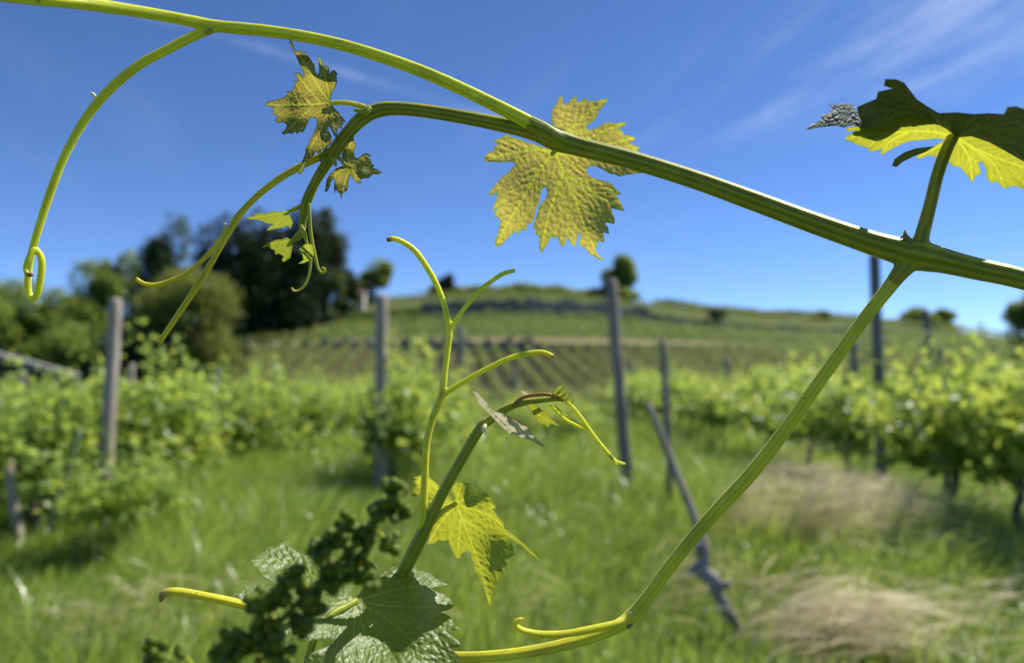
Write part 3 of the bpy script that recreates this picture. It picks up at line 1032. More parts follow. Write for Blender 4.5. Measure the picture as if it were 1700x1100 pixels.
tree(1335, 1385, 517, 540, 146, M['tree_olive'], 'pale low bush on the ridge left of the dark post', 16, 600, 8, 0.5, kind='bush', cat='bush')
tree(1496, 1560, 509, 552, 150, M['tree_mid'], 'larger of the two rounded bushes on the ridge at right', 17, 1300, 10, 0.6, kind='bush', cat='bush')
tree(1545, 1594, 514, 556, 152, M['tree_mid'], 'smaller of the two rounded bushes on the ridge at right', 18, 900, 8, 0.6, kind='bush', cat='bush')
tree(1672, 1790, 482, 570, 80, M['tree_mid'], 'tree crown cut by the right edge under the main cane', 19, 2400, 14, 0.5)

tree(85, 215, 530, 632, 56, M['tree_mid'], 'low spreading bush behind the pale post and the shed', 20, 1800, 12, 0.45, kind='bush', cat='bush')
tree(205, 300, 555, 632, 54, M['tree_dark'], 'dark low bush in the shade under the olive tree', 21, 1500, 10, 0.45, kind='bush', cat='bush')
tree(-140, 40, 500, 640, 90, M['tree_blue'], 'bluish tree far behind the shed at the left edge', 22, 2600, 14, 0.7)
tree(290, 400, 560, 628, 70, M['tree_dark'], 'dark shrub bank below the olive tree at the foot of the hill', 23, 1500, 10, 0.45, kind='bush', cat='bush')

# hut on the ridge and shed at the left
HY = YM(132)
p = atY(600, 489, HY)
root = empty('hut', (p[0], HY, float(terrain(p[0], HY))), 'tiny pale hut on the ridge in front of the small green tree', 'hut')
hz = root.location.z
bx = boxes([(p[0] - 0.42, p[0] + 0.42, HY - .7, HY + .8, hz - 0.5, p[2] + 0.2)])
put(obj('wall', *bx, M['hut'], None, False, None, origin=root.location), root)
V = [(p[0] - .52, HY - .9, p[2] + .2), (p[0] + .52, HY - .9, p[2] + .2), (p[0] + .52, HY + 1, p[2] + .2), (p[0] - .52, HY + 1, p[2] + .2),
     (p[0] - .5, HY + .05, p[2] + .5), (p[0] + .5, HY + .05, p[2] + .5)]
put(obj('roof', V, [(0, 1, 5, 4), (2, 3, 4, 5), (1, 2, 5), (3, 0, 4), (3, 2, 1, 0)], M['hut_roof'], None, False, None, origin=root.location), root)

a, b = atY(-60, 572, 40), atY(112, 618, 40)
root = empty('shed', ((a[0] + b[0]) / 2, 41.5, 0), 'low open shed with a sloping grey corrugated roof at the left edge', 'shed')
n = 90
V, F = [], []
for i in range(n + 1):
    t = i / n
    x = a[0] + (b[0] - a[0]) * t
    z = a[2] + (b[2] - a[2]) * t
    for (yy, dz) in ((40, 0.0), (41.2, -0.05), (41.2, -0.2), (40, -0.36)):
        V.append((x, yy, z + dz + 0.035 * math.sin(i * math.pi / 2)))
for i in range(n):
    for c in range(4):
        d = (c + 1) % 4
        F.append((i * 4 + c, i * 4 + d, i * 4 + 4 + d, i * 4 + 4 + c))
F += [(3, 2, 1, 0), (n * 4, n * 4 + 1, n * 4 + 2, n * 4 + 3)]
put(obj('roof', V, F, M['roof'], None, False, None, origin=root.location), root)
for t, yy in ((0.06, 40.3), (0.5, 40.3), (0.93, 40.3), (0.06, 41.0), (0.5, 41.0), (0.93, 41.0)):
    x = a[0] + (b[0] - a[0]) * t
    z = a[2] + (b[2] - a[2]) * t - 0.45 + (0.12 if yy > 40.6 else 0)
    put(obj('post', *boxes([(x - .07, x + .07, yy - .07, yy + .07, -0.1, z)]), M['wood_dark'], None, False, None, origin=(x, yy, 0)), root)
x0, x1 = a[0] + 0.2, b[0] - 0.3
V = [(x0, 41.22, -0.1), (x1, 41.22, -0.1), (x1, 41.22, b[2] - 0.35), (x0, 41.22, a[2] - 0.35), (x0, 41.3, -0.1), (x1, 41.3, -0.1), (x1, 41.3, b[2] - 0.35), (x0, 41.3, a[2] - 0.35)]
put(obj('back_wall', V, [(0, 1, 2, 3), (5, 4, 7, 6), (0, 4, 5, 1), (1, 5, 6, 2), (2, 6, 7, 3), (3, 7, 4, 0)], M['plank'], None, False, None, origin=root.location), root)


# ------------------------------------------------------------------ posts and stakes
def post(name, x0, y0, x1, y1, wpx, mat, label, group=None, Y=None, square=False, cap=True, cat='post'):
    """from the top pixel to the foot pixel (foot on the ground, or at distance Y)"""
    foot = gnd(x1, y1) if Y is None else atY(x1, y1, Y)
    Yf = foot[1]
    top = atY(x0, y0, Yf)
    if Y is not None:
        foot = foot + (foot - top) * ((foot[2] - (float(terrain(foot[0], Yf)) - 0.05)) / max(top[2] - foot[2], 1e-3))
    r = wpx / 2 * Yf / FPX
    n = 14
    t = np.linspace(0, 1, n)[:, None]
    P = foot - (0, 0, 0.06) + (top - foot + (0, 0, 0.06)) * t
    P[1:-1, :2] += RNG.normal(0, r * 0.08, (n - 2, 2))
    rad = r * (1.05 - 0.12 * t[:, 0]) * (1 + RNG.normal(0, 0.025, n))
    V, F, s_, t_ = tube(P, rad, 14, 0.10, 5, 0.6, 0.03)
    o = obj(name, V, F, mat, None, True, None, origin=foot)
    return tag(o, label, cat, group)


PG = 'posts of the vineyard trellis'
post('wooden_post', 192, 500, 170, 895, 21, M['wood'], 'pale weathered round post rising from the left vines', PG)
post('wooden_post', 634, 494, 632, 838, 22, M['wood'], 'pale grey brown post behind the forked tendril, standing at the grass alley', PG)
post('wooden_post', 1015, 468, 1047, 856, 20, M['wood_dark'], 'dark post leaning left in the middle, below the round hilltop tree', PG)
post('wooden_post', 1100, 567, 1119, 885, 12, M['wood_dark'], 'thin grey post just right of the leaning dark post', PG)
post('metal_post', 1452, 425, 1467, 866, 18, M['metal'], 'tall dark grey post crossing the long tendril under the cane', PG)
post('wooden_post', 764, 545, 771, 668, 13, M['wood_dark'], 'distant grey post right of the forked tendril', PG, 20)
post('wooden_post', 855, 612, 858, 664, 9, M['wood_dark'], 'small far post above the young shoot', PG, 27)
post('wooden_post', 1044, 600, 1047, 660, 9, M['wood_dark'], 'small far post just right of the leaning dark post', PG, 25)
post('wooden_post', 1206, 598, 1209, 660, 11, M['wood_dark'], 'small far post among the vines between thin post and tendril', PG, 23)
post('wooden_post', 1417, 568, 1420, 650, 13, M['wood_dark'], 'blurred grey post left of the tall dark grey post', PG, 17)
post('metal_post', 1536, 515, 1546, 640, 12, M['metal'], 'slender blue grey post right of the tall dark grey post', PG, 12)
post('wooden_post', 1560, 580, 1576, 888, 11, M['wood_dark'], 'thin stake beside the vine with drooping shoots', PG)
post('wooden_post', 219, 606, 216, 680, 11, M['wood'], 'short pale post right of the tall pale post at left', PG, 17)
post('wooden_post', 38, 618, 28, 690, 9, M['wood'], 'small leaning pale post under the shed roof', PG, 18)
post('wooden_post', 362, 612, 358, 660, 8, M['wood'], 'tiny far post above the left vines below the olive tree', PG, 28)
post('wooden_post', 590, 700, 588, 745, 9, M['wood'], 'small far pale post left of the post at the grass alley', PG, 19)
post('wooden_stake', 14, 765, 38, 915, 15, M['wood'], 'short pale leaning stake at the lower left edge', cat='stake')
post('plastic_stake', 132, 716, 70, 905, 11, M['stake'], 'slanting green stake right of the short pale stake', cat='stake')

# grey trunk by the stake at lower left belongs to the vine there; the leaning pole and dead vine
A = [(1077, 672), (1098, 722), (1125, 790), (1150, 850), (1172, 915)]
foot = gnd(1230, 1058)
Yp = foot[1]
P = np.array([atY(x, y, Yp + 0.35 * (915 - y) / 240) for x, y in A])
c = crom(P, 5)
V, F, s_, t_ = tube(c, np.linspace(0.018, 0.022, len(c)), 12, 0.08, 4, 0.5, 0.03)
o = obj('leaning_pole', V, F, M['wood_dark'], None, True, None, origin=P[-1])
tag(o, 'broken grey pole leaning left onto the dead vine stump', 'pole')
B = [(1163, 885, .018), (1170, 925, .024), (1162, 945, .034), (1183, 962, .036), (1192, 985, .028), (1205, 1010, .030), (1220, 1035, .026), (1232, 1062, .026)]
P = np.array([atY(x, y, Yp + 0.05) for x, y, r in B])
P[-1, 2] = -0.05
c = crom(np.column_stack([P, [b[2] for b in B]]), 5)
parts = [tube(c[:, :3], c[:, 3], 12, 0.25, 3, 6, 0.06)]
for x, y, dx, dy in ((1162, 945, -16, 3), (1190, 975, 20, -6), (1165, 925, -8, -22)):
    q = np.array([atY(x, y, Yp + 0.05), atY(x + dx, y + dy, Yp)])
    parts.append(tube(crom(q, 5), np.linspace(0.026, 0.018, 6), 8, 0.2, 3, 0, 0.08))
V, F, s_, t_ = join(parts)
o = obj('dead_vine', V, F, M['bark_grey'], None, True, None, origin=P[-1])
tag(o, 'gnarled grey dead vine trunk leaning in the grass with knobbly stubs', 'dead vine')


# ------------------------------------------------------------------ foreground leaves
def in_poly(P, poly):
    x, y = P[:, 0], P[:, 1]
    c = np.zeros(len(P), bool)
    a = poly
    b = np.roll(poly, -1, 0)
    for (x1, y1), (x2, y2) in zip(a, b):
        if y1 == y2:
            continue
        c ^= ((y1 > y) != (y2 > y)) & (x < (x2 - x1) * (y - y1) / (y2 - y1) + x1)
    return c


def seg_dist(P, A, B):
    d = np.full(len(P), 1e9)
    for a, b in zip(A, B):
        ab = b - a
        t = np.clip(((P - a) @ ab) / (ab @ ab + 1e-9), 0, 1)
        d = np.minimum(d, np.linalg.norm(P - a - t[:, None] * ab, axis=1))
    return d


def densify(P, step):
    out = []
    for a, b in zip(P, np.roll(P, -1, 0)):
        m = max(1, int(np.linalg.norm(b - a) / step))
        for i in range(m):
            out.append(a + (b - a) * i / m)
    return np.array(out)


def resample(v, n=8):
    return crom(np.array(v, float), n) if len(v) > 2 else np.array([np.array(v[0]) + (np.array(v[1], float) - v[0]) * t for t in np.linspace(0, 1, n)])


def blade(name, outline, veins, conv, depth, mat, parent, spacing=2.4, puff=0.0011, quilt=0.0007, cell=13.0, sec=16.0, vw=1.9, seed=5,
          sec_ang=48, curl=0.0, flip=1.0):
    """outline / veins in zoom pixels, conv turns them into photo pixels, depth(px,py) gives the axial distance in metres."""
    rg = np.random.default_rng(seed)
    ol = conv(np.array(outline, float))
    ol = densify(ol, spacing * 1.1)
    prim = [resample(conv(np.array(v, float))) for v in veins]
    # secondary veins branch off the primaries
    secs = []
    allp = np.vstack(prim)
    for vi, v in enumerate(prim):
        L = np.concatenate([[0], np.cumsum(np.linalg.norm(np.diff(v, axis=0), axis=1))])
        s = sec * 0.8
        side = 1
        while s < L[-1] * 0.93:
            p = np.array([np.interp(s, L, v[:, 0]), np.interp(s, L, v[:, 1])])
            q = np.array([np.interp(s + 3, L, v[:, 0]), np.interp(s + 3, L, v[:, 1])])
            d0 = (q - p) / (np.linalg.norm(q - p) + 1e-9)
            for sd in (1, -1):
                an = R(sec_ang + rg.uniform(-8, 8)) * sd
                d = np.array([d0[0] * math.cos(an) - d0[1] * math.sin(an), d0[0] * math.sin(an) + d0[1] * math.cos(an)])
                pts = [p]
                others = np.vstack([w_ for j, w_ in enumerate(prim) if j != vi]) if len(prim) > 1 else np.array([[1e6, 1e6]])
                for st in range(40):
                    an2 = -0.035 * sd
                    d = np.array([d[0] * math.cos(an2) - d[1] * math.sin(an2), d[0] * math.sin(an2) + d[1] * math.cos(an2)])
                    nx_ = pts[-1] + d * 3
                    if not in_poly(nx_[None], ol)[0]:
                        break
                    if np.min(np.linalg.norm(others - nx_, axis=1)) < 4.0 and st > 1:
                        break
                    pts.append(nx_)
                if len(pts) > 3:
                    secs.append(np.array(pts))
            s += sec * rg.uniform(0.8, 1.2)
    lo, hi = ol.min(0), ol.max(0)
    gx_, gy_ = np.meshgrid(np.arange(lo[0], hi[0], spacing), np.arange(lo[1], hi[1], spacing * 0.87))
    gx_[1::2] += spacing / 2
    G = np.column_stack([gx_.ravel(), gy_.ravel()]) + rg.normal(0, spacing * 0.06, (gx_.size, 2))
    G = G[in_poly(G, ol)]
    G = G[seg_dist(G, ol, np.roll(ol, -1, 0)) > spacing * 0.5]
    P = np.vstack([ol, G])
    n = len(ol)
    res = delaunay_2d_cdt([Vector(p) for p in P], [(i, (i + 1) % n) for i in range(n)], [], 1, 1e-4)
    P = np.array([tuple(v) for v in res[0]])
    F = np.array([f for f in res[2] if len(f) == 3])
    cen = P[F].mean(1)
    F = F[in_poly(cen, ol)]
    dp = np.full(len(P), 1e9)
    for v in prim:
        ww = np.linspace(1.0, 0.45, len(v) - 1)
        for a, b, wj in zip(v[:-1], v[1:], ww):
            dp = np.minimum(dp, seg_dist(P, [a], [b]) / wj)
    dsn = np.full(len(P), 1e9)
    for v in secs:
        dsn = np.minimum(dsn, seg_dist(P, v[:-1], v[1:]))
    de = seg_dist(P, ol, np.roll(ol, -1, 0))
    vein = np.maximum(np.exp(-(dp / vw) ** 2), 0.42 * np.exp(-(dsn / (vw * 0.62)) ** 2))
    # quilted cells between the veins
    nc = max(6, int(np.prod(hi - lo) / (cell * cell)))
    cc = rg.uniform(lo, hi, (nc, 2))
    D = np.linalg.norm(P[:, None, :] - cc[None], axis=2)
    D.partition(1, axis=1)
    q = np.clip((D[:, 1] - D[:, 0]) / cell, 0, 1)
    vein = np.maximum(vein, 0.18 * np.exp(-(q / 0.10) ** 2))
    hgt = flip * 0.45 * puff * (1 - np.exp(-np.minimum(dp, dsn * 1.3) / 5.0)) + flip * 0.42 * quilt * np.sqrt(q)
    fade = 1 - np.exp(-de / 3.0)
    dep = depth(P[:, 0], P[:, 1]) - hgt * (0.35 + 0.65 * fade) + curl * np.exp(-de / 6.0)
    Vw = at(P[:, 0], P[:, 1], dep)
    o = obj(name, Vw, F, mat, None, True, {'vein': vein, 'edge': np.exp(-(de / 1.6) ** 2)}, origin=Vw.mean(0))
    if parent is not None:
        put(o, parent)
    return o


def cv_(x0, y0, s):
    return lambda a: np.array((x0, y0)) + a / s


def plane(px, py, d0, sx, sy, *bends):
    """depth plane through (px,py) with slopes per pixel plus gaussian bends (px,py,radius,amount)"""
    def f(x, y):
        d = d0 + sx * (x - px) + sy * (y - py)
        for bx_, by_, r_, am in bends:
            d = d + am * np.exp(-((x - bx_) ** 2 + (y - by_) ** 2) / (r_ * r_))
        return d
    return f


Z2, Z3, Z4, Z5, Z6, Z7, Z8 = (cv_(400, 50, 3.929), cv_(200, 220, 2.894), cv_(780, 130, 3.438), cv_(1320, 110, 2.974),
                              cv_(620, 380, 2.618), cv_(640, 760, 3.929), cv_(220, 780, 3.0357))

# ---- the main shoot
base = at(2750, 800, 0.225)
shoot = empty('vine_shoot', base, 'long green vine shoot arching across the sky with curling tendrils and several leaves', 'vine shoot')

cane = [ptube([(2750, 800, .225, 19), (2350, 665, .234, 18), (2050, 570, .242, 19), (1850, 508, .248, 18), (1700, 464, .255, 17), (1620, 446, .260, 18), (1570, 434, .262, 20), (1525, 424, .264, 25), (1490, 416, .265, 22), (1440, 401, .267, 19), (1350, 370, .270, 17),
               (1250, 333, .273, 16), (1150, 297, .276, 15), (1050, 266, .279, 15), (960, 243, .281, 16), (925, 232, .282, 19), (880, 217, .283, 14), (800, 200, .284, 11.5),
               (720, 186, .285, 11), (665, 180, .285, 11), (630, 182, .285, 12), (603, 195, .285, 12), (578, 220, .286, 10.5), (558, 247, .286, 11.5), (540, 275, .287, 9), (522, 305, .288, 8),
               (508, 338, .289, 8.5), (503, 365, .290, 6), (500, 388, .291, 5), (488, 398, .292, 4)], 9, seg=36, ridge=0.13, k=9, twist=2.0)]
cane += [ptube([(1530, 418, .265, 20), (1512, 432, .2645, 18), (1494, 453, .264, 14), (1482, 469, .2645, 11.9)], 8, seg=24, ridge=0.06, k=8),
         ptube([(1516, 440, .2655, 20), (1522, 418, .2645, 18), (1530, 394, .2635, 12.2), (1535, 374, .2632, 10.6)], 8, seg=24, ridge=0.06, k=6),
         ptube([(878, 203, .2787, 12.4), (905, 217, .2788, 13.2), (935, 234, .280, 12), (985, 252, .284, 7)], 8, seg=24, ridge=0.04, k=7),
         ptube([(560, 247, .286, 8), (546, 253, .286, 7.2), (530, 261, .286, 6.4)], 8, seg=16),
         ptube([(630, 182, .285, 7), (612, 181, .2845, 6.5), (598, 176, .283, 5.0)], 8, seg=16)]
o = tube_obj('cane', cane, M['cane'], shoot, [(1512, 430, .264, 40), (1495, 452, .264, 26), (1528, 398, .264, 24), (930, 230, .279, 34), (556, 250, .286, 16), (612, 184, .285, 14)], 0.28)

t1 = [ptube([(-420, -90, .185, 15), (-200, -50, .203, 15), (-60, -22, .218, 15), (40, -8, .232, 14), (140, 5, .25, 11), (250, 22, .265, 9.5), (320, 35, .272, 9.5), (362, 43, .275, 10), (460, 53, .277, 9.5), (560, 72, .279, 9.5), (660, 103, .280, 10), (740, 135, .280, 10.5),
              (830, 178, .279, 11), (878, 203, .2786, 11.9), (900, 214, .2788, 11.5)], 9, seg=24, ridge=0.06, k=7, twist=3),
      ptube([(375, 44, .275, 7), (352, 47, .2745, 8.5), (320, 60, .274, 8), (275, 83, .273, 7.5), (230, 108, .273, 7.5), (183, 147, .272, 7.5), (143, 195, .271, 7), (108, 257, .27, 6.5), (83, 320, .27, 6.5), (62, 385, .271, 6),
             (50, 430, .273, 5.5), (46, 470, .275, 5.5), (49, 490, .276, 5.5), (55, 495, .275, 5.5), (62, 487, .274, 5.5), (68, 455, .272, 5.5), (69, 432, .271, 5.5), (63, 417, .270, 5), (56, 415, .269, 5), (48, 428, .268, 5),
             (43, 445, .268, 4.5), (46, 455, .2675, 4), (53, 456, .267, 3.5)], 9, seg=18, ridge=0.06, k=5, twist=4)]
t1[0] = (*t1[0][:3], t1[0][3] * 0.9)
t_up = tube_obj('tendril', t1, M['tendril'], shoot, [(360, 45, .275, 22)])
tag(t_up, 'upper forked tendril curling into a loop at the left')
o = tube_obj('bract', [ptube([(150, 153, .271, 1.2), (154, 156, .271, 3.2), (158, 160, .271, 2)], 4, seg=8)], M['bract'], t_up)
o = tube_obj('bract', [ptube([(352, 50, .273, 3), (344, 54, .272, 4.5), (338, 53, .271, 1)], 4, seg=8)], M['green_stem'], t_up)

t2 = [ptube([(560, 247, .286, 7), (540, 256, .286, 6.5), (510, 270, .286, 6), (470, 292, .286, 6), (435, 318, .286, 5.5), (405, 347, .286, 5.5), (388, 370, .286, 6.5), (372, 398, .286, 5), (345, 445, .286, 5), (318, 488, .286, 5), (290, 530, .286, 4.5), (263, 570, .286, 4.2)],
            8, seg=16, ridge=0.08, k=5, twist=4),
      ptube([(388, 368, .287, 4), (380, 376, .287, 5), (362, 402, .288, 4), (338, 430, .288, 4), (310, 453, .287, 4), (280, 467, .286, 4), (255, 473, .285, 4), (237, 470, .284, 4), (226, 463, .283, 4)], 8, seg=14, ridge=0.06, k=5)]
o = tube_obj('tendril', t2, M['tendril_olive'], shoot, [(386, 372, .286, 12)], 0.22)
tag(o, 'olive forked tendril hanging from the bend of the cane')
tube_obj('bract', [ptube([(383, 373, .285, 3), (376, 373, .284, 3), (373, 370, .284, 1)], 4, seg=8)], M['bract'], o)

t3 = [ptube([(1502, 443, .2645, 12), (1493, 454, .2642, 12.6), (1475, 478, .265, 11.5), (1440, 522, .266, 10.5), (1400, 577, .268, 10.3), (1350, 648, .270, 10.5), (1300, 718, .273, 11), (1245, 788, .276, 11.8), (1180, 858, .279, 11.2),
             (1120, 930, .281, 10.8), (1080, 985, .282, 11), (1050, 1022, .282, 13), (1020, 1042, .282, 10.5), (980, 1058, .282, 10), (910, 1076, .282, 9.5), (830, 1088, .283, 9), (750, 1090, .290, 8.5), (660, 1078, .300, 8.5),
             (560, 1050, .302, 8), (480, 1025, .292, 8), (400, 1003, .285, 7.5), (340, 990, .282, 7), (300, 983, .281, 7), (280, 983, .281, 7), (270, 988, .281, 6.5), (267, 998, .281, 3)], 9, seg=28, ridge=0.10, k=8, twist=2),
      ptube([(1046, 1026, .281, 7), (1020, 1036, .279, 6.5), (985, 1044, .278, 6.5), (940, 1052, .278, 6), (900, 1053, .278, 6), (872, 1048, .278, 5.5), (857, 1040, .277, 5), (856, 1033, .276, 4.5), (862, 1029, .275, 4), (868, 1027, .275, 3)], 8, seg=16, ridge=0.05, k=5)]
t_long = tube_obj('tendril', t3, M['tendril_long'], shoot, [(1046, 1024, .281, 26)])
tag(t_long, 'long thick tendril sweeping down from the right hand node and forking near the bottom')
tube_obj('bract', [ptube([(1048, 1036, .280, 3), (1044, 1040, .279, 3.5), (1041, 1043, .279, 1)], 4, seg=8)], M['bract_brown'], t_long)
tube_obj('bract', [ptube([(1053, 1011, .281, 1.5), (1050, 1016, .2802, 2.6), (1044, 1019, .280, 1.5)], 4, seg=8)], M['bract'], t_long)

tube_obj('bud', [ptube([(1512, 418, .262, 8), (1508, 402, .262, 7.5), (1503, 391, .262, 4), (1502, 382, .262, 1)], 6, seg=12),
                 ptube([(1514, 408, .2615, 4), (1506, 396, .261, 4), (1498, 393, .2605, 2), (1495, 396, .2605, 1)], 6, seg=10)], M['bract_brown'], shoot)
tube_obj('bud', [ptube([(925, 226, .284, 6), (915, 213, .284, 6.5), (905, 208, .284, 5), (900, 211, .284, 2)], 6, seg=12)], M['bract'], shoot)
tube_obj('stipule', [ptube([(612, 180, .282, 7), (606, 186, .281, 7), (596, 184, .281, 4), (588, 182, .281, 2)], 6, seg=12)], M['green_stem'], shoot)
tube_obj('stipule', [ptube([(552, 262, .282, 5), (556, 270, .282, 4), (558, 276, .282, 1.5)], 6, seg=10)], M['green_stem'], shoot)

# leaf A: the tan underside seen against the sky, behind the node
A_out = [(480, 402), (488, 350), (480, 300), (468, 240), (470, 180), (490, 150), (505, 115), (528, 93), (532, 150), (560, 140), (585, 110), (610, 95), (612, 135), (640, 125), (665, 105), (667, 130), (700, 120), (705, 132), (745, 120),
         (797, 107), (770, 150), (735, 190), (725, 220), (700, 250), (665, 270), (665, 285), (690, 293), (735, 275), (765, 255), (815, 248), (820, 256), (860, 250), (893, 248), (880, 272), (845, 292), (875, 300), (880, 320), (945, 335),
         (935, 355), (910, 372), (965, 388), (968, 402), (955, 420), (985, 435), (987, 450), (975, 460), (990, 470), (1060, 485), (1110, 518), (1080, 530), (1000, 538), (930, 545), (875, 553), (855, 562), (830, 548), (800, 545),
         (760, 520), (720, 502), (690, 498), (668, 512), (670, 540), (690, 560), (720, 570), (750, 580), (790, 590), (815, 605), (830, 625), (850, 645), (862, 660), (835, 668), (850, 690), (865, 715), (885, 757), (850, 750), (808, 740),
         (815, 770), (828, 805), (825, 832), (785, 822), (770, 825), (790, 850), (795, 887), (760, 878), (768, 910), (765, 937), (735, 925), (725, 945), (732, 960), (715, 965), (722, 990), (745, 1015), (770, 1042), (735, 1033), (710, 1015),
         (680, 1000), (655, 965), (630, 958), (620, 930), (632, 915), (630, 885), (618, 890), (605, 950), (590, 960), (570, 930), (555, 905), (548, 935), (530, 964), (515, 945), (505, 910), (490, 900), (482, 924), (470, 900), (455, 920),
         (440, 950), (425, 975), (408, 997), (395, 965), (395, 930), (392, 890), (373, 897), (380, 860), (356, 852), (372, 820), (382, 780), (392, 740), (405, 715), (430, 690), (443, 650), (435, 620), (415, 625), (405, 655), (400, 690),
         (388, 725), (378, 760), (365, 800), (355, 825), (330, 830), (320, 872), (300, 860), (285, 870), (275, 892), (258, 872), (240, 890), (215, 915), (185, 945), (145, 966), (145, 930), (160, 880), (172, 830), (175, 815), (158, 790),
         (138, 787), (155, 740), (122, 760), (140, 720), (155, 680), (155, 655), (103, 670), (115, 640), (150, 600), (185, 560), (225, 530), (262, 490), (240, 475), (170, 478), (78, 474), (85, 445), (110, 420), (140, 410), (133, 395),
         (160, 375), (132, 350), (180, 340), (200, 320), (260, 340), (330, 365), (420, 392), (468, 408)]
A_v = [[(485, 415), (400, 520), (300, 690), (210, 840), (150, 955)], [(485, 415), (540, 530), (590, 650), (640, 790), (690, 920), (755, 1030)],
       [(535, 535), (480, 690), (440, 830), (408, 985)], [(550, 550), (700, 640), (880, 750)], [(485, 415), (540, 330), (600, 265), (680, 190), (790, 112)],
       [(485, 415), (640, 360), (760, 300), (888, 250)], [(485, 415), (380, 405), (240, 420), (85, 465)], [(600, 395), (800, 370), (940, 336)],
       [(500, 418), (680, 450), (900, 490), (1100, 518)]]
fA = plane(925, 270, .2905, .00002, .00004, (990, 400, 45, -.006), (960, 200, 60, -.003), (850, 330, 60, -.004), (1050, 260, 60, .006))
lf = blade('leaf', A_out, A_v, Z4, fA, M['leaf_tan'], shoot, 2.2, .0008, .0011, 9.5, 15, 2.5, 21, flip=-1.0)
tag(lf, 'tan and yellow leaf seen from below behind the cane')
tube_obj('petiole', [ptube([(932, 238, .285, 6), (926, 244, .288, 5), (921, 250, .2895, 4)], 6, seg=12)], M['tendril'], lf)

# leaf B: folded bronze young leaf
B_out = [(580, 470), (590, 420), (600, 395), (620, 370), (628, 330), (622, 300), (632, 285), (610, 258), (590, 265), (577, 285), (575, 240), (550, 226), (540, 235), (520, 180), (505, 163), (502, 185), (508, 225), (510, 250), (508, 280),
         (498, 290), (485, 270), (480, 225), (455, 190), (420, 145), (408, 138), (410, 170), (395, 135), (380, 123), (372, 140), (350, 120), (335, 80), (334, 58), (320, 53), (316, 75), (325, 105), (350, 150), (375, 205), (395, 250), (415, 290),
         (410, 305), (390, 285), (370, 270), (353, 280), (360, 300), (372, 330), (348, 325), (350, 345), (358, 370), (338, 375), (335, 395), (318, 400), (298, 393), (305, 420), (285, 430), (265, 440), (240, 450), (170, 463), (157, 492),
         (205, 502), (210, 530), (203, 547), (240, 560), (218, 585), (235, 605), (280, 600), (300, 620), (290, 645), (266, 665), (275, 682), (310, 670), (330, 677), (355, 660), (365, 677), (385, 660), (400, 667), (415, 650), (430, 620),
         (440, 590), (460, 570), (480, 568), (495, 590), (492, 630), (480, 650), (465, 690), (445, 720), (440, 745), (420, 770), (418, 810), (400, 850), (385, 890), (373, 937), (385, 942), (400, 925), (420, 890), (440, 840), (460, 837),
         (475, 815), (490, 790), (500, 807), (520, 795), (535, 770), (540, 797), (555, 797), (565, 760), (585, 740), (592, 720), (590, 690), (580, 665), (570, 650), (575, 625), (590, 650), (605, 680), (618, 700), (622, 727), (634, 720),
         (630, 690), (625, 660), (640, 640), (662, 640), (655, 620), (670, 615), (665, 595), (688, 600), (665, 570), (645, 550), (640, 535), (620, 520), (605, 500), (590, 485)]
B_v = [[(580, 475), (500, 360), (430, 240), (370, 150), (325, 60)], [(580, 475), (400, 488), (165, 490)], [(520, 478), (430, 370), (362, 285)], [(450, 480), (395, 410), (352, 340)], [(390, 484), (352, 420), (338, 385)],
       [(580, 475), (535, 620), (460, 760), (380, 935)], [(580, 475), (600, 590), (628, 722)], [(580, 475), (560, 350), (510, 170)], [(470, 490), (380, 580), (275, 675)], [(580, 475), (600, 360), (625, 290)]]


def fB(x, y):
    s = (y - 174) / 60.0
    return .283 + np.where(s < 0, -.009 * (-s) ** 1.1, -.003 * np.abs(s)) - .00004 * (x - 545) + .0014 * np.sin(x * 0.09) + .0010 * np.sin(y * .13 + 1)


lf = blade('leaf', B_out, B_v, Z2, fB, M['leaf_bronze'], shoot, 1.7, .0012, .0011, 6.0, 8.5, 1.5, 22)
tag(lf, 'bronze young leaf folded at its midrib, left of the bend of the cane')
tube_obj('petiole', [ptube([(617, 184, .284, 6), (600, 176, .283, 4.5), (580, 171, .282, 4), (562, 170, .282, 3.8), (548, 171, .2825, 3.6)], 7, seg=14)], M['tendril_olive'], lf)

# leaf C: small bronze leaf below it
C_out = [(690, 870), (665, 840), (655, 810), (668, 790), (670, 760), (695, 745), (700, 720), (720, 683), (737, 690), (735, 715), (752, 740), (745, 770), (735, 795), (745, 830), (765, 835), (790, 810), (815, 800), (852, 815), (830, 830),
         (852, 850), (850, 870), (870, 880), (860, 895), (885, 905), (920, 925), (900, 940), (860, 940), (830, 967), (800, 965), (775, 977), (792, 995), (760, 1003), (745, 985), (725, 960), (715, 945), (705, 965), (700, 1000), (695, 1040),
         (680, 1057), (665, 1060), (655, 1098), (645, 1070), (620, 1040), (612, 1068), (606, 1030), (610, 985), (605, 960), (590, 985), (580, 1020), (565, 1050), (546, 1057), (553, 1010), (560, 970), (580, 935), (620, 900), (660, 885), (690, 880)]
C_v = [[(712, 893), (700, 800), (730, 690)], [(712, 893), (810, 910), (915, 928)], [(712, 893), (745, 940), (785, 995)], [(712, 893), (680, 980), (655, 1090)], [(712, 893), (620, 940), (552, 1050)], [(712, 893), (780, 840), (845, 815)]]
fC = plane(580, 278, .284, .00008, .00006, (600, 290, 15, -.003), (575, 245, 15, .005), (555, 300, 14, .003))
lf = blade('leaf', C_out, C_v, Z2, fC, M['leaf_bronze'], shoot, 1.6, .0009, .0009, 5.5, 8, 1.4, 23)
tag(lf, 'small bronze leaf spread below the bend of the cane')
tube_obj('petiole', [ptube([(556, 255, .285, 4.5), (565, 264, .284, 3.5), (573, 273, .283, 3.2), (582, 278, .283, 3.4)], 6, seg=12)], M['green_stem'], lf)

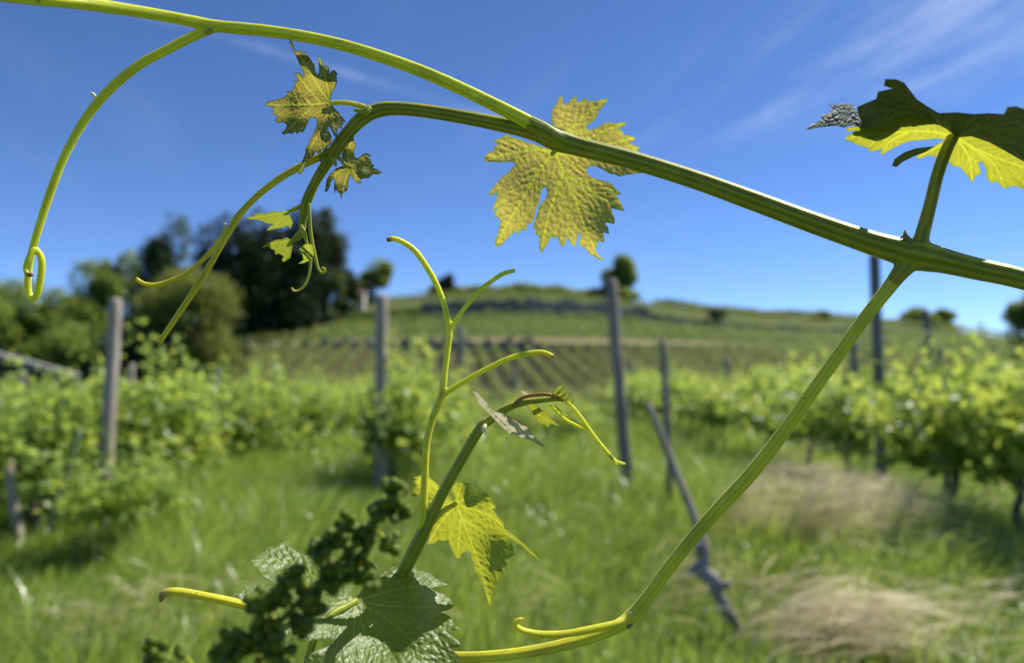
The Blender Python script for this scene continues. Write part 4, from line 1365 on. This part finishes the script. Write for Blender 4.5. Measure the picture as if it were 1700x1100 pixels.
# shoot tip
tip = tube_obj('shoot_tip', [ptube([(508, 338, .289, 6), (504, 365, .290, 5), (502, 382, .291, 4.5), (492, 392, .291, 3.8), (486, 398, .291, 3)], 7, seg=14),
                             ptube([(512, 338, .288, 3.5), (514, 360, .288, 3), (515, 380, .288, 3.2), (518, 400, .288, 3), (523, 425, .288, 2.8), (528, 444, .288, 2.4), (534, 452, .288, 2.2), (539, 450, .287, 2.2), (538, 445, .286, 2), (534, 445, .286, 1.5)], 7, seg=12),
                             ptube([(516, 405, .289, 2.6), (516, 430, .289, 2.4), (513, 455, .289, 2.2), (505, 474, .289, 2), (495, 482, .289, 2), (487, 482, .288, 2), (485, 478, .288, 1.6)], 7, seg=12),
                             ptube([(507, 338, .289, 4), (493, 345, .289, 3.5), (478, 351, .289, 2.8)], 6, seg=12),
                             ptube([(501, 380, .290, 3), (508, 398, .289, 2.6), (513, 410, .289, 2)], 6, seg=12),
                             ptube([(498, 370, .289, 2.5), (505, 385, .288, 3.2), (509, 396, .288, 2)], 6, seg=12)], M['green_stem'], shoot)
L1 = [(598, 408), (650, 397), (635, 383), (660, 390), (680, 383), (700, 388), (730, 376), (760, 380), (800, 374), (812, 395), (830, 430), (818, 462), (800, 445), (785, 457), (760, 460), (730, 465), (703, 473), (715, 450), (737, 440), (700, 435), (680, 425), (655, 418), (620, 417)]
fL1 = plane(460, 358, .288, .0001, .0003)
blade('leaflet', L1, [[(800, 378), (700, 400), (605, 410)], [(800, 380), (770, 420), (705, 470)], [(800, 380), (818, 455)]], Z3, fL1, M['leaf_lime'], tip, 1.5, .0008, .0006, 5, 7, 1.2, 24)
L2 = [(678, 551), (710, 530), (730, 522), (750, 513), (775, 512), (800, 503), (832, 520), (822, 570), (817, 600), (785, 622), (773, 612), (785, 595), (760, 580), (745, 587), (740, 565), (720, 557), (705, 545), (688, 554)]
fL2 = plane(465, 408, .290, .0001, .0002)
blade('leaflet', L2, [[(825, 520), (750, 530), (685, 550)], [(825, 520), (800, 560), (782, 615)]], Z3, fL2, M['leaf_lime'], tip, 1.5, .0008, .0006, 5, 7, 1.2, 25)
L3 = [(853, 562), (890, 533), (925, 538), (932, 600), (912, 612), (880, 627), (853, 630), (880, 610), (873, 585)]
blade('leaflet', L3, [[(905, 538), (900, 580), (860, 625)], [(905, 538), (870, 555)]], Z3, plane(508, 420, .2875, -.0001, .0002), M['leaf_lime'], tip, 1.5, .0008, .0006, 5, 7, 1.2, 26)

# leaf F: the big leaf at the upper right, seen from underneath
F_yel = [(240, 355), (270, 335), (300, 318), (250, 320), (262, 300), (300, 295), (345, 305), (420, 290), (480, 265), (545, 235), (600, 240), (690, 250), (750, 290), (800, 310), (870, 320), (960, 340), (1050, 380), (1130, 420), (1260, 500),
         (1250, 660), (1190, 625), (1160, 640), (1130, 607), (1085, 590), (1030, 602), (990, 565), (970, 580), (945, 550), (940, 500), (920, 468), (905, 476), (918, 525), (890, 545), (875, 574), (850, 540), (815, 500), (780, 492), (750, 460),
         (722, 462), (700, 448), (680, 442), (660, 440), (610, 458), (597, 450), (610, 430), (650, 410), (700, 385), (740, 362), (700, 356), (620, 365), (560, 370), (490, 400), (430, 437), (418, 437), (430, 408), (380, 420), (360, 415), (365, 405), (300, 385)]
F_yv = [[(790, 345), (650, 320), (450, 330), (245, 355)], [(790, 345), (920, 420), (1130, 500), (1250, 560)], [(790, 345), (860, 450), (876, 565)], [(790, 345), (700, 400), (605, 450)], [(850, 385), (980, 480), (1035, 598)], [(560, 325), (470, 370), (422, 432)]]


def fF(x, y):
    return .262 + .00036 * (y - 228) + .00002 * (x - 1585) + .002 * np.sin((x - 1400) * .02)


lfF = blade('leaf', F_yel, F_yv, Z5, fF, M['leaf_yellow'], shoot, 2.2, .0012, .0012, 11, 15, 2.2, 31, flip=-1.0)
tag(lfF, 'large leaf at the upper right, yellow where the sun shines through and dark where its fold lies in shade')
tube_obj('petiole', [ptube([(1526, 406, .264, 11), (1530, 393, .2635, 11.2), (1543, 345, .263, 10), (1556, 292, .262, 9.5), (1570, 252, .261, 9.5), (1583, 226, .260, 9)], 8, seg=20, ridge=0.08, k=5)], M['cane'], lfF)
F_dark = [(445, 62), (500, 63), (540, 80), (562, 110), (600, 160), (650, 195), (710, 230), (800, 226), (880, 235), (960, 230), (1030, 235), (1050, 200), (1090, 196), (1140, 212), (1200, 205), (1300, 250), (1330, 400), (1260, 545), (1130, 470),
          (1050, 425), (960, 375), (870, 345), (800, 350), (750, 310), (690, 280), (600, 272), (550, 255), (480, 290), (420, 330), (365, 358), (345, 350), (352, 322), (300, 318), (285, 302), (335, 290), (310, 235), (306, 200), (350, 180), (400, 160), (408, 125),
          (450, 115), (480, 110), (438, 95)]
F_dv = [[(790, 345), (640, 250), (520, 130), (450, 66)], [(790, 345), (560, 280), (350, 350)], [(790, 345), (950, 300), (1060, 205)], [(790, 345), (1050, 380), (1300, 420)], [(560, 230), (420, 220), (312, 220)]]


def fFd(x, y):
    b = np.interp(x, [1400, 1500, 1600, 1650, 1760], [218, 196, 226, 245, 300])
    s = np.maximum(b - y, -6)
    return .2575 - .00042 * s + .006 * np.exp(-((x - 1470) / 30) ** 2)


fd = blade('folded_lobe', F_dark, F_dv, Z5, fFd, M['leaf_shaded'], lfF, 2.4, .0022, .0022, 11, 16, 2.0, 32)
F_sil = [(50, 316), (80, 285), (100, 280), (130, 260), (130, 240), (160, 232), (190, 210), (163, 186), (200, 190), (230, 181), (270, 185), (300, 205), (315, 250), (342, 285), (327, 300), (280, 290), (240, 302), (200, 292), (130, 300), (85, 308)]


def fFs(x, y):
    return .262 + .0011 * (y - 185) - .0002 * (x - 1380)


blade('silvery_lobe', F_sil, [[(330, 290), (200, 270), (55, 315)], [(260, 280), (230, 220), (170, 188)]], Z5, lambda x, y: .262 - .00012 * (y - 190) + .0001 * (x - 1380) + .0003 * np.sin(x * .13), M['leaf_silver'], lfF, 1.6, .0005, .0011, 6, 9, 1.2, 33)
F_cur = [(478, 492), (490, 458), (540, 423), (600, 403), (692, 393), (645, 422), (590, 442), (530, 472), (500, 497)]
blade('curled_lobe', F_cur, [[(690, 397), (590, 425), (485, 485)]], Z5, plane(1520, 255, .268, -.0001, .0005), M['leaf_shaded'], lfF, 1.8, .0006, .0008, 6, 9, 1.2, 34)

# ---- second, young shoot rising from the bottom
base = at(612, 1125, .296)
young = empty('vine_shoot', base, 'young green vine shoot rising from behind the glossy leaf and bending to the right', 'vine shoot')
tube_obj('stem', [ptube([(612, 1125, .296, 11), (640, 1025, .293, 11), (668, 955, .288, 11), (690, 910, .284, 11.5), (705, 880, .282, 11), (730, 828, .281, 9.5), (765, 765, .280, 8.5), (798, 710, .280, 8.5), (812, 698, .280, 8), (840, 678, .280, 6.5), (870, 668, .280, 5.5),
                       (900, 664, .280, 4.5), (925, 662, .280, 4), (940, 665, .280, 3)], 9, seg=24, ridge=0.09, k=7, twist=2)], M['green_stem'], young)
yt = tube_obj('tendril', [ptube([(700, 885, .282, 7), (703, 850, .280, 6.5), (705, 800, .279, 6.2), (708, 740, .278, 6), (718, 695, .278, 6), (733, 657, .278, 6.5), (739, 615, .278, 5), (744, 575, .278, 5), (746, 550, .278, 5.5), (740, 515, .278, 5), (727, 477, .278, 5), (711, 447, .278, 5),
                          (690, 417, .277, 5), (668, 401, .276, 4.5), (653, 396, .275, 4.5), (644, 398, .275, 4)], 8, seg=16, ridge=0.08, k=5, twist=3),
                   ptube([(745, 556, .278, 4), (752, 540, .278, 4.2), (772, 510, .279, 4), (795, 484, .280, 4), (815, 467, .281, 4), (836, 454, .282, 4), (853, 449, .283, 3.6)], 8, seg=14),
                   ptube([(732, 660, .278, 5), (742, 651, .278, 5), (775, 630, .278, 4.5), (810, 611, .277, 4.5), (845, 595, .276, 4.8), (875, 587, .275, 4.8), (900, 585, .274, 4.8), (918, 591, .273, 4)], 8, seg=14)], M['tendril'], young, [(746, 552, .278, 12), (735, 656, .278, 14)], 0.22)
tag(yt, 'upright three branched tendril of the young shoot')

E_out = [(445, 283), (455, 255), (430, 210), (440, 180), (470, 150), (488, 160), (480, 138), (510, 160), (535, 160), (560, 180), (590, 198), (620, 195), (640, 220), (660, 228), (690, 260), (715, 310), (722, 332), (700, 330), (735, 385), (770, 420), (778, 460), (830, 500),
         (870, 530), (920, 570), (970, 620), (1018, 684), (985, 655), (930, 612), (880, 565), (860, 562), (820, 525), (800, 520), (835, 580), (840, 632), (800, 655), (780, 660), (795, 695), (795, 732), (755, 705), (772, 778), (745, 770), (748, 812), (725, 795), (730, 852), (705, 840),
         (700, 880), (692, 920), (685, 968), (670, 940), (650, 890), (640, 850), (620, 790), (600, 750), (580, 742), (580, 700), (560, 650), (555, 615), (530, 605), (500, 625), (485, 657), (465, 655), (440, 615), (420, 570), (410, 530), (385, 542), (345, 535), (320, 557),
         (272, 562), (285, 520), (290, 480), (275, 420), (255, 380), (250, 310), (213, 315), (230, 295), (225, 258), (170, 250), (170, 215), (205, 180), (183, 150), (205, 140), (181, 125), (215, 120), (242, 103), (290, 130), (330, 160), (370, 210), (405, 240)]
E_v = [[(460, 300), (350, 440), (280, 555)], [(460, 300), (550, 530), (630, 760), (684, 960)], [(490, 400), (480, 520), (470, 650)], [(505, 400), (650, 500), (835, 630)], [(460, 300), (560, 260), (700, 320)], [(460, 300), (480, 220), (490, 145)],
       [(460, 300), (360, 270), (185, 135)], [(460, 300), (350, 300), (175, 235)], [(470, 310), (680, 380), (830, 510), (1010, 678)]]
fE = plane(757, 836, .2865, -.00009, .00006, (800, 800, 25, .008), (700, 810, 35, .008), (850, 890, 40, .010), (812, 1000, 40, -.005))
lf = blade('leaf', E_out, E_v, Z7, fE, M['leaf_yellow'], young, 2.1, .0009, .0008, 10, 13, 1.6, 41)
tag(lf, 'bright yellow green backlit leaf below the young shoot')
tube_obj('petiole', [ptube([(712, 876, .281, 5), (722, 863, .281, 4.5), (738, 847, .282, 4.3), (757, 836, .2845, 4)], 7, seg=14)], M['tendril_olive'], lf)

S1 = [(428, 704), (452, 710), (462, 722), (480, 740), (492, 752), (500, 770), (525, 792), (560, 798), (585, 812), (600, 823), (640, 848), (665, 858), (680, 873), (700, 905), (742, 940), (735, 948), (700, 927), (688, 920), (670, 912), (640, 907), (622, 892), (610, 887), (590, 894), (580, 875), (570, 872), (540, 842), (520, 822), (490, 792), (470, 776), (460, 762), (440, 727)]


def fS(x, y):
    u = (y - 380) * 2.618 - ((x - 620) * 2.618 - 430) * 0.76 - 705
    return .277 - .00016 * u - .00002 * (x - 840) + .0007 * np.sin((x + y) * .22) + .0005 * np.sin((x - y) * .45)


lf = blade('leaf', S1, [[(432, 707), (560, 815), (738, 943)]], Z6, fS, M['leaf_fuzzy'], young, 1.5, .0006, .0016, 5, 7, 1.2, 42)
tag(lf, 'pinkish fuzzy unfolding leaf seen edge on across the stem')
S2 = [(672, 763), (690, 758), (712, 764), (722, 778), (732, 788), (748, 790), (760, 800), (768, 815), (780, 830), (795, 842), (812, 857), (790, 852), (768, 846), (760, 864), (745, 850), (730, 848), (718, 840), (700, 815), (685, 787)]
lf = blade('leaf', S2, [[(676, 764), (730, 815), (808, 856)]], Z6, plane(900, 688, .281, .0002, .0003), M['leaf_yellow'], young, 1.4, .0007, .0007, 5, 6, 1.2, 43)
S3 = [(636, 704), (648, 698), (662, 704), (682, 714), (676, 726), (660, 728), (648, 720)]
lf = blade('leaf', S3, [[(640, 704), (660, 714), (678, 720)]], Z6, plane(870, 652, .283, .0002, .0004), M['leaf_fuzzy'], young, 1.3, .0005, .001, 4, 6, 1.0, 44)
S4 = [(775, 714), (785, 700), (800, 683), (827, 673), (822, 686), (835, 692), (850, 698), (868, 698), (858, 708), (846, 718), (860, 726), (872, 740), (866, 762), (852, 752), (840, 752), (820, 746), (800, 730), (788, 728)]
tip2 = blade('shoot_tip', S4, [[(780, 722), (800, 705), (824, 676)], [(785, 724), (825, 715), (866, 700)], [(785, 726), (830, 740), (866, 755)]], Z6, lambda x, y: .279 + .003 * np.sin((x + y) * .5) + .0002 * (y - 655), M['leaf_lime'], young, 1.3, .0009, .0009, 4, 5, 1.2, 45)
tag(tip2, 'crumpled lime green tip of the young shoot')
tube_obj('petiole', [ptube([(852, 674, .279, 3.5), (866, 661, .279, 3.2), (888, 655, .279, 3), (912, 655, .279, 3), (935, 664, .279, 3)], 7, seg=12)], M['red_stem'], young)
tube_obj('tendril', [ptube([(935, 662, .279, 3.6), (950, 676, .279, 3.5), (965, 694, .279, 3.4), (985, 722, .279, 3.3), (1005, 747, .279, 3.3), (1022, 765, .279, 3), (1038, 770, .279, 2)], 8, seg=12),
                     ptube([(1014, 756, .279, 2), (1020, 764, .278, 2.2), (1024, 773, .278, 1.5)], 5, seg=10),
                     ptube([(914, 672, .280, 2.4), (925, 684, .280, 2.5), (940, 697, .280, 2.6), (955, 705, .280, 2.5), (973, 712, .280, 1.5)], 7, seg=10),
                     ptube([(922, 674, .279, 2), (938, 689, .2785, 2), (956, 700, .278, 2), (974, 711, .279, 1.2)], 7, seg=10)], M['tendril'], young)
tube_obj('bract', [ptube([(806, 705, .277, 3), (803, 711, .276, 4.5), (801, 718, .276, 2)], 5, seg=10)], M['bract'], young)

# ---- the glossy leaf at the bottom
G_out = [(1122, 655), (1160, 600), (1200, 560), (1250, 518), (1310, 485), (1360, 487), (1420, 488), (1440, 508), (1470, 512), (1500, 518), (1510, 530), (1540, 552), (1587, 577), (1550, 585), (1520, 590), (1500, 600), (1560, 622), (1600, 648), (1620, 682), (1600, 702),
         (1550, 716), (1580, 728), (1600, 738), (1620, 772), (1650, 802), (1600, 812), (1588, 822), (1640, 858), (1657, 888), (1600, 897), (1640, 930), (1652, 970), (1620, 1000), (1590, 1060), (1530, 1080), (1440, 1070), (1400, 1110), (1330, 1170), (1260, 1120), (1200, 1150), (1100, 1120), (1020, 1110),
         (950, 1040), (868, 972), (900, 922), (980, 890), (1020, 870), (980, 850), (870, 862), (780, 850), (700, 802), (640, 762), (585, 722), (600, 692), (560, 668), (508, 627), (550, 600), (585, 575), (620, 568), (680, 575), (722, 582), (700, 558), (652, 532), (640, 500), (612, 480),
         (596, 455), (640, 430), (668, 410), (678, 385), (715, 387), (740, 366), (770, 372), (800, 388), (840, 420), (880, 428), (900, 450), (1000, 545), (1060, 602)]
G_v = [[(1122, 662), (1000, 590), (800, 475), (600, 457)], [(1122, 662), (900, 680), (700, 640), (515, 628)], [(1122, 662), (1350, 690), (1612, 684)], [(1122, 662), (1280, 750), (1450, 900), (1560, 1060)], [(1122, 662), (1110, 850), (1060, 1100)],
       [(1122, 662), (1200, 580), (1320, 490)], [(1122, 662), (1200, 900), (1320, 1150)], [(1122, 662), (960, 800), (875, 965)], [(1122, 662), (1350, 600), (1580, 578)]]


def fG(x, y):
    u, v = x - 590, y - 997
    d = .274 + .00008 * u * (u > 0) + .00010 * np.minimum(u, 0) - .00026 * v
    d = d + .004 * np.sin(u * .021 + .4) * np.sin(v * .03) + .00000045 * v * v * 1.0
    return d - .006 * np.exp(-((x - 690) / 30) ** 2 - ((y - 1010) / 60) ** 2)


groot = empty('vine_leaf', at(520, 1130, .272), 'glossy green vine leaf at the bottom behind the berry cluster', 'vine leaf')
gl = blade('blade', G_out, G_v, Z8, fG, M['leaf_glossy'], groot, 2.3, .0014, .0013, 9.5, 15, 1.5, 51)
tube_obj('petiole', [ptube([(591, 997, .2735, 5), (572, 1008, .268, 5.5), (548, 1022, .262, 6), (522, 1060, .256, 6.5), (505, 1125, .252, 7)], 8, seg=14, ridge=.08, k=5)], M['green_stem'], groot)

# ---- the berry cluster, close to the lens
croot = empty('grape_cluster', at(330, 1150, .150), 'dark out of focus cluster of tiny unripe green berries at lower left', 'grape cluster')
bunches = [(655, 816, 20, 6, .150), (632, 845, 16, 4, .150), (660, 850, 15, 4, .151), (573, 868, 14, 3, .149), (556, 893, 17, 4, .150), (606, 893, 24, 5, .152), (646, 902, 14, 3, .153), (590, 938, 24, 5, .152), (530, 915, 18, 4, .150), (610, 962, 15, 3, .152),
           (548, 958, 24, 5, .150), (488, 962, 22, 4, .149), (466, 990, 22, 4, .148), (520, 1000, 24, 5, .149), (425, 1000, 18, 3, .148), (440, 1038, 30, 6, .147), (500, 1040, 26, 5, .148), (395, 1068, 30, 6, .146), (455, 1082, 30, 6, .147), (370, 1090, 20, 3, .146),
           (300, 1082, 10, 2, .147), (258, 1080, 17, 3, .147)]
rach = [(330, 1150, .150, 8), (400, 1090, .149, 7), (460, 1035, .150, 6), (515, 980, .151, 5.5), (570, 925, .1515, 5), (615, 880, .152, 4), (640, 845, .152, 3), (652, 825, .151, 2)]
rach = [(a_, b_, c_ * 1.17, d_) for a_, b_, c_, d_ in rach]
cr = crom(rach, 6)
parts = [ptube(rach, 8, seg=12, ridge=.08, k=4)]
seg_, rings = 14, 9
th = np.linspace(0, math.pi, rings)
BV = np.array([(math.sin(a) * math.cos(b), math.sin(a) * math.sin(b), math.cos(a) * 1.12) for a in th for b in np.linspace(0, 2 * math.pi, seg_, endpoint=False)])
BV *= 1 + 0.05 * np.sin(3 * np.arctan2(BV[:, 1], BV[:, 0]))[:, None] * (1 - np.abs(BV[:, 2:3]) / 1.12)
BV[BV[:, 2] > 1.1, 2] += 0.16                 # the little stigma tip
BF = np.array([(i * seg_ + j, i * seg_ + (j + 1) % seg_, (i + 1) * seg_ + (j + 1) % seg_, (i + 1) * seg_ + j) for i in range(rings - 1) for j in range(seg_)])
berry_me = mesh_data('berry', BV, BF, M['berry'], True, {'stripe': np.full(len(BV), 0.5), 'along': np.full(len(BV), 0.4)})
nb = 0
rest = []
for bx_, by_, br_, cnt, dd in bunches:
    dd *= 1.17
    cnt = int(round(cnt * 2.2))
    k = int(np.argmin((cr[:, 0] - bx_) ** 2 + (cr[:, 1] - by_) ** 2))
    hub = at(bx_, by_, dd + .001)
    parts.append(tube(crom([at(*cr[k, :3]), (at(*cr[k, :3]) + hub) / 2 + (0, 0, .0006), hub], 5), np.linspace(.0006, .0004, 11), 8))
    for q in range(cnt):
        a = 2 * math.pi * q / cnt + random.uniform(-.4, .4)
        rr = br_ * random.uniform(0.25, 1.05) if cnt > 2 else br_ * .6
        p = at(bx_ + rr * math.cos(a), by_ + rr * math.sin(a), dd + random.uniform(-.0042, .0036))
        parts.append(tube(crom([hub, (hub + p) / 2 + (0, 0, .0004), p], 3), np.linspace(.0004, .00032, 7), 6))
        s = random.uniform(.0012, .0016)
        if random.random() < 0.6 or nb >= 99:
            Rq = np.array(Vector(p - hub).to_track_quat('Z', 'Y').to_matrix())
            rest.append((BV * s * .95) @ Rq.T + p)
            continue
        o = bpy.data.objects.new('berry', berry_me)
        COL.objects.link(o)
        o.location = p
        put(o, croot)
        o.rotation_euler = Vector(p - hub).to_track_quat('Z', 'Y').to_euler()
        o.scale = (s, s, s)
        nb += 1
RV = np.vstack(rest)
RF = np.vstack([BF + k * len(BV) for k in range(len(rest))])
o = obj('berries', RV, RF, M['berry'], croot, True, {'stripe': np.full(len(RV), 0.5), 'along': np.full(len(RV), 0.4)}, origin=RV.mean(0))
o['kind'] = 'stuff'
tube_obj('stalk', parts, M['green_stem'], croot)
print('berries', nb)
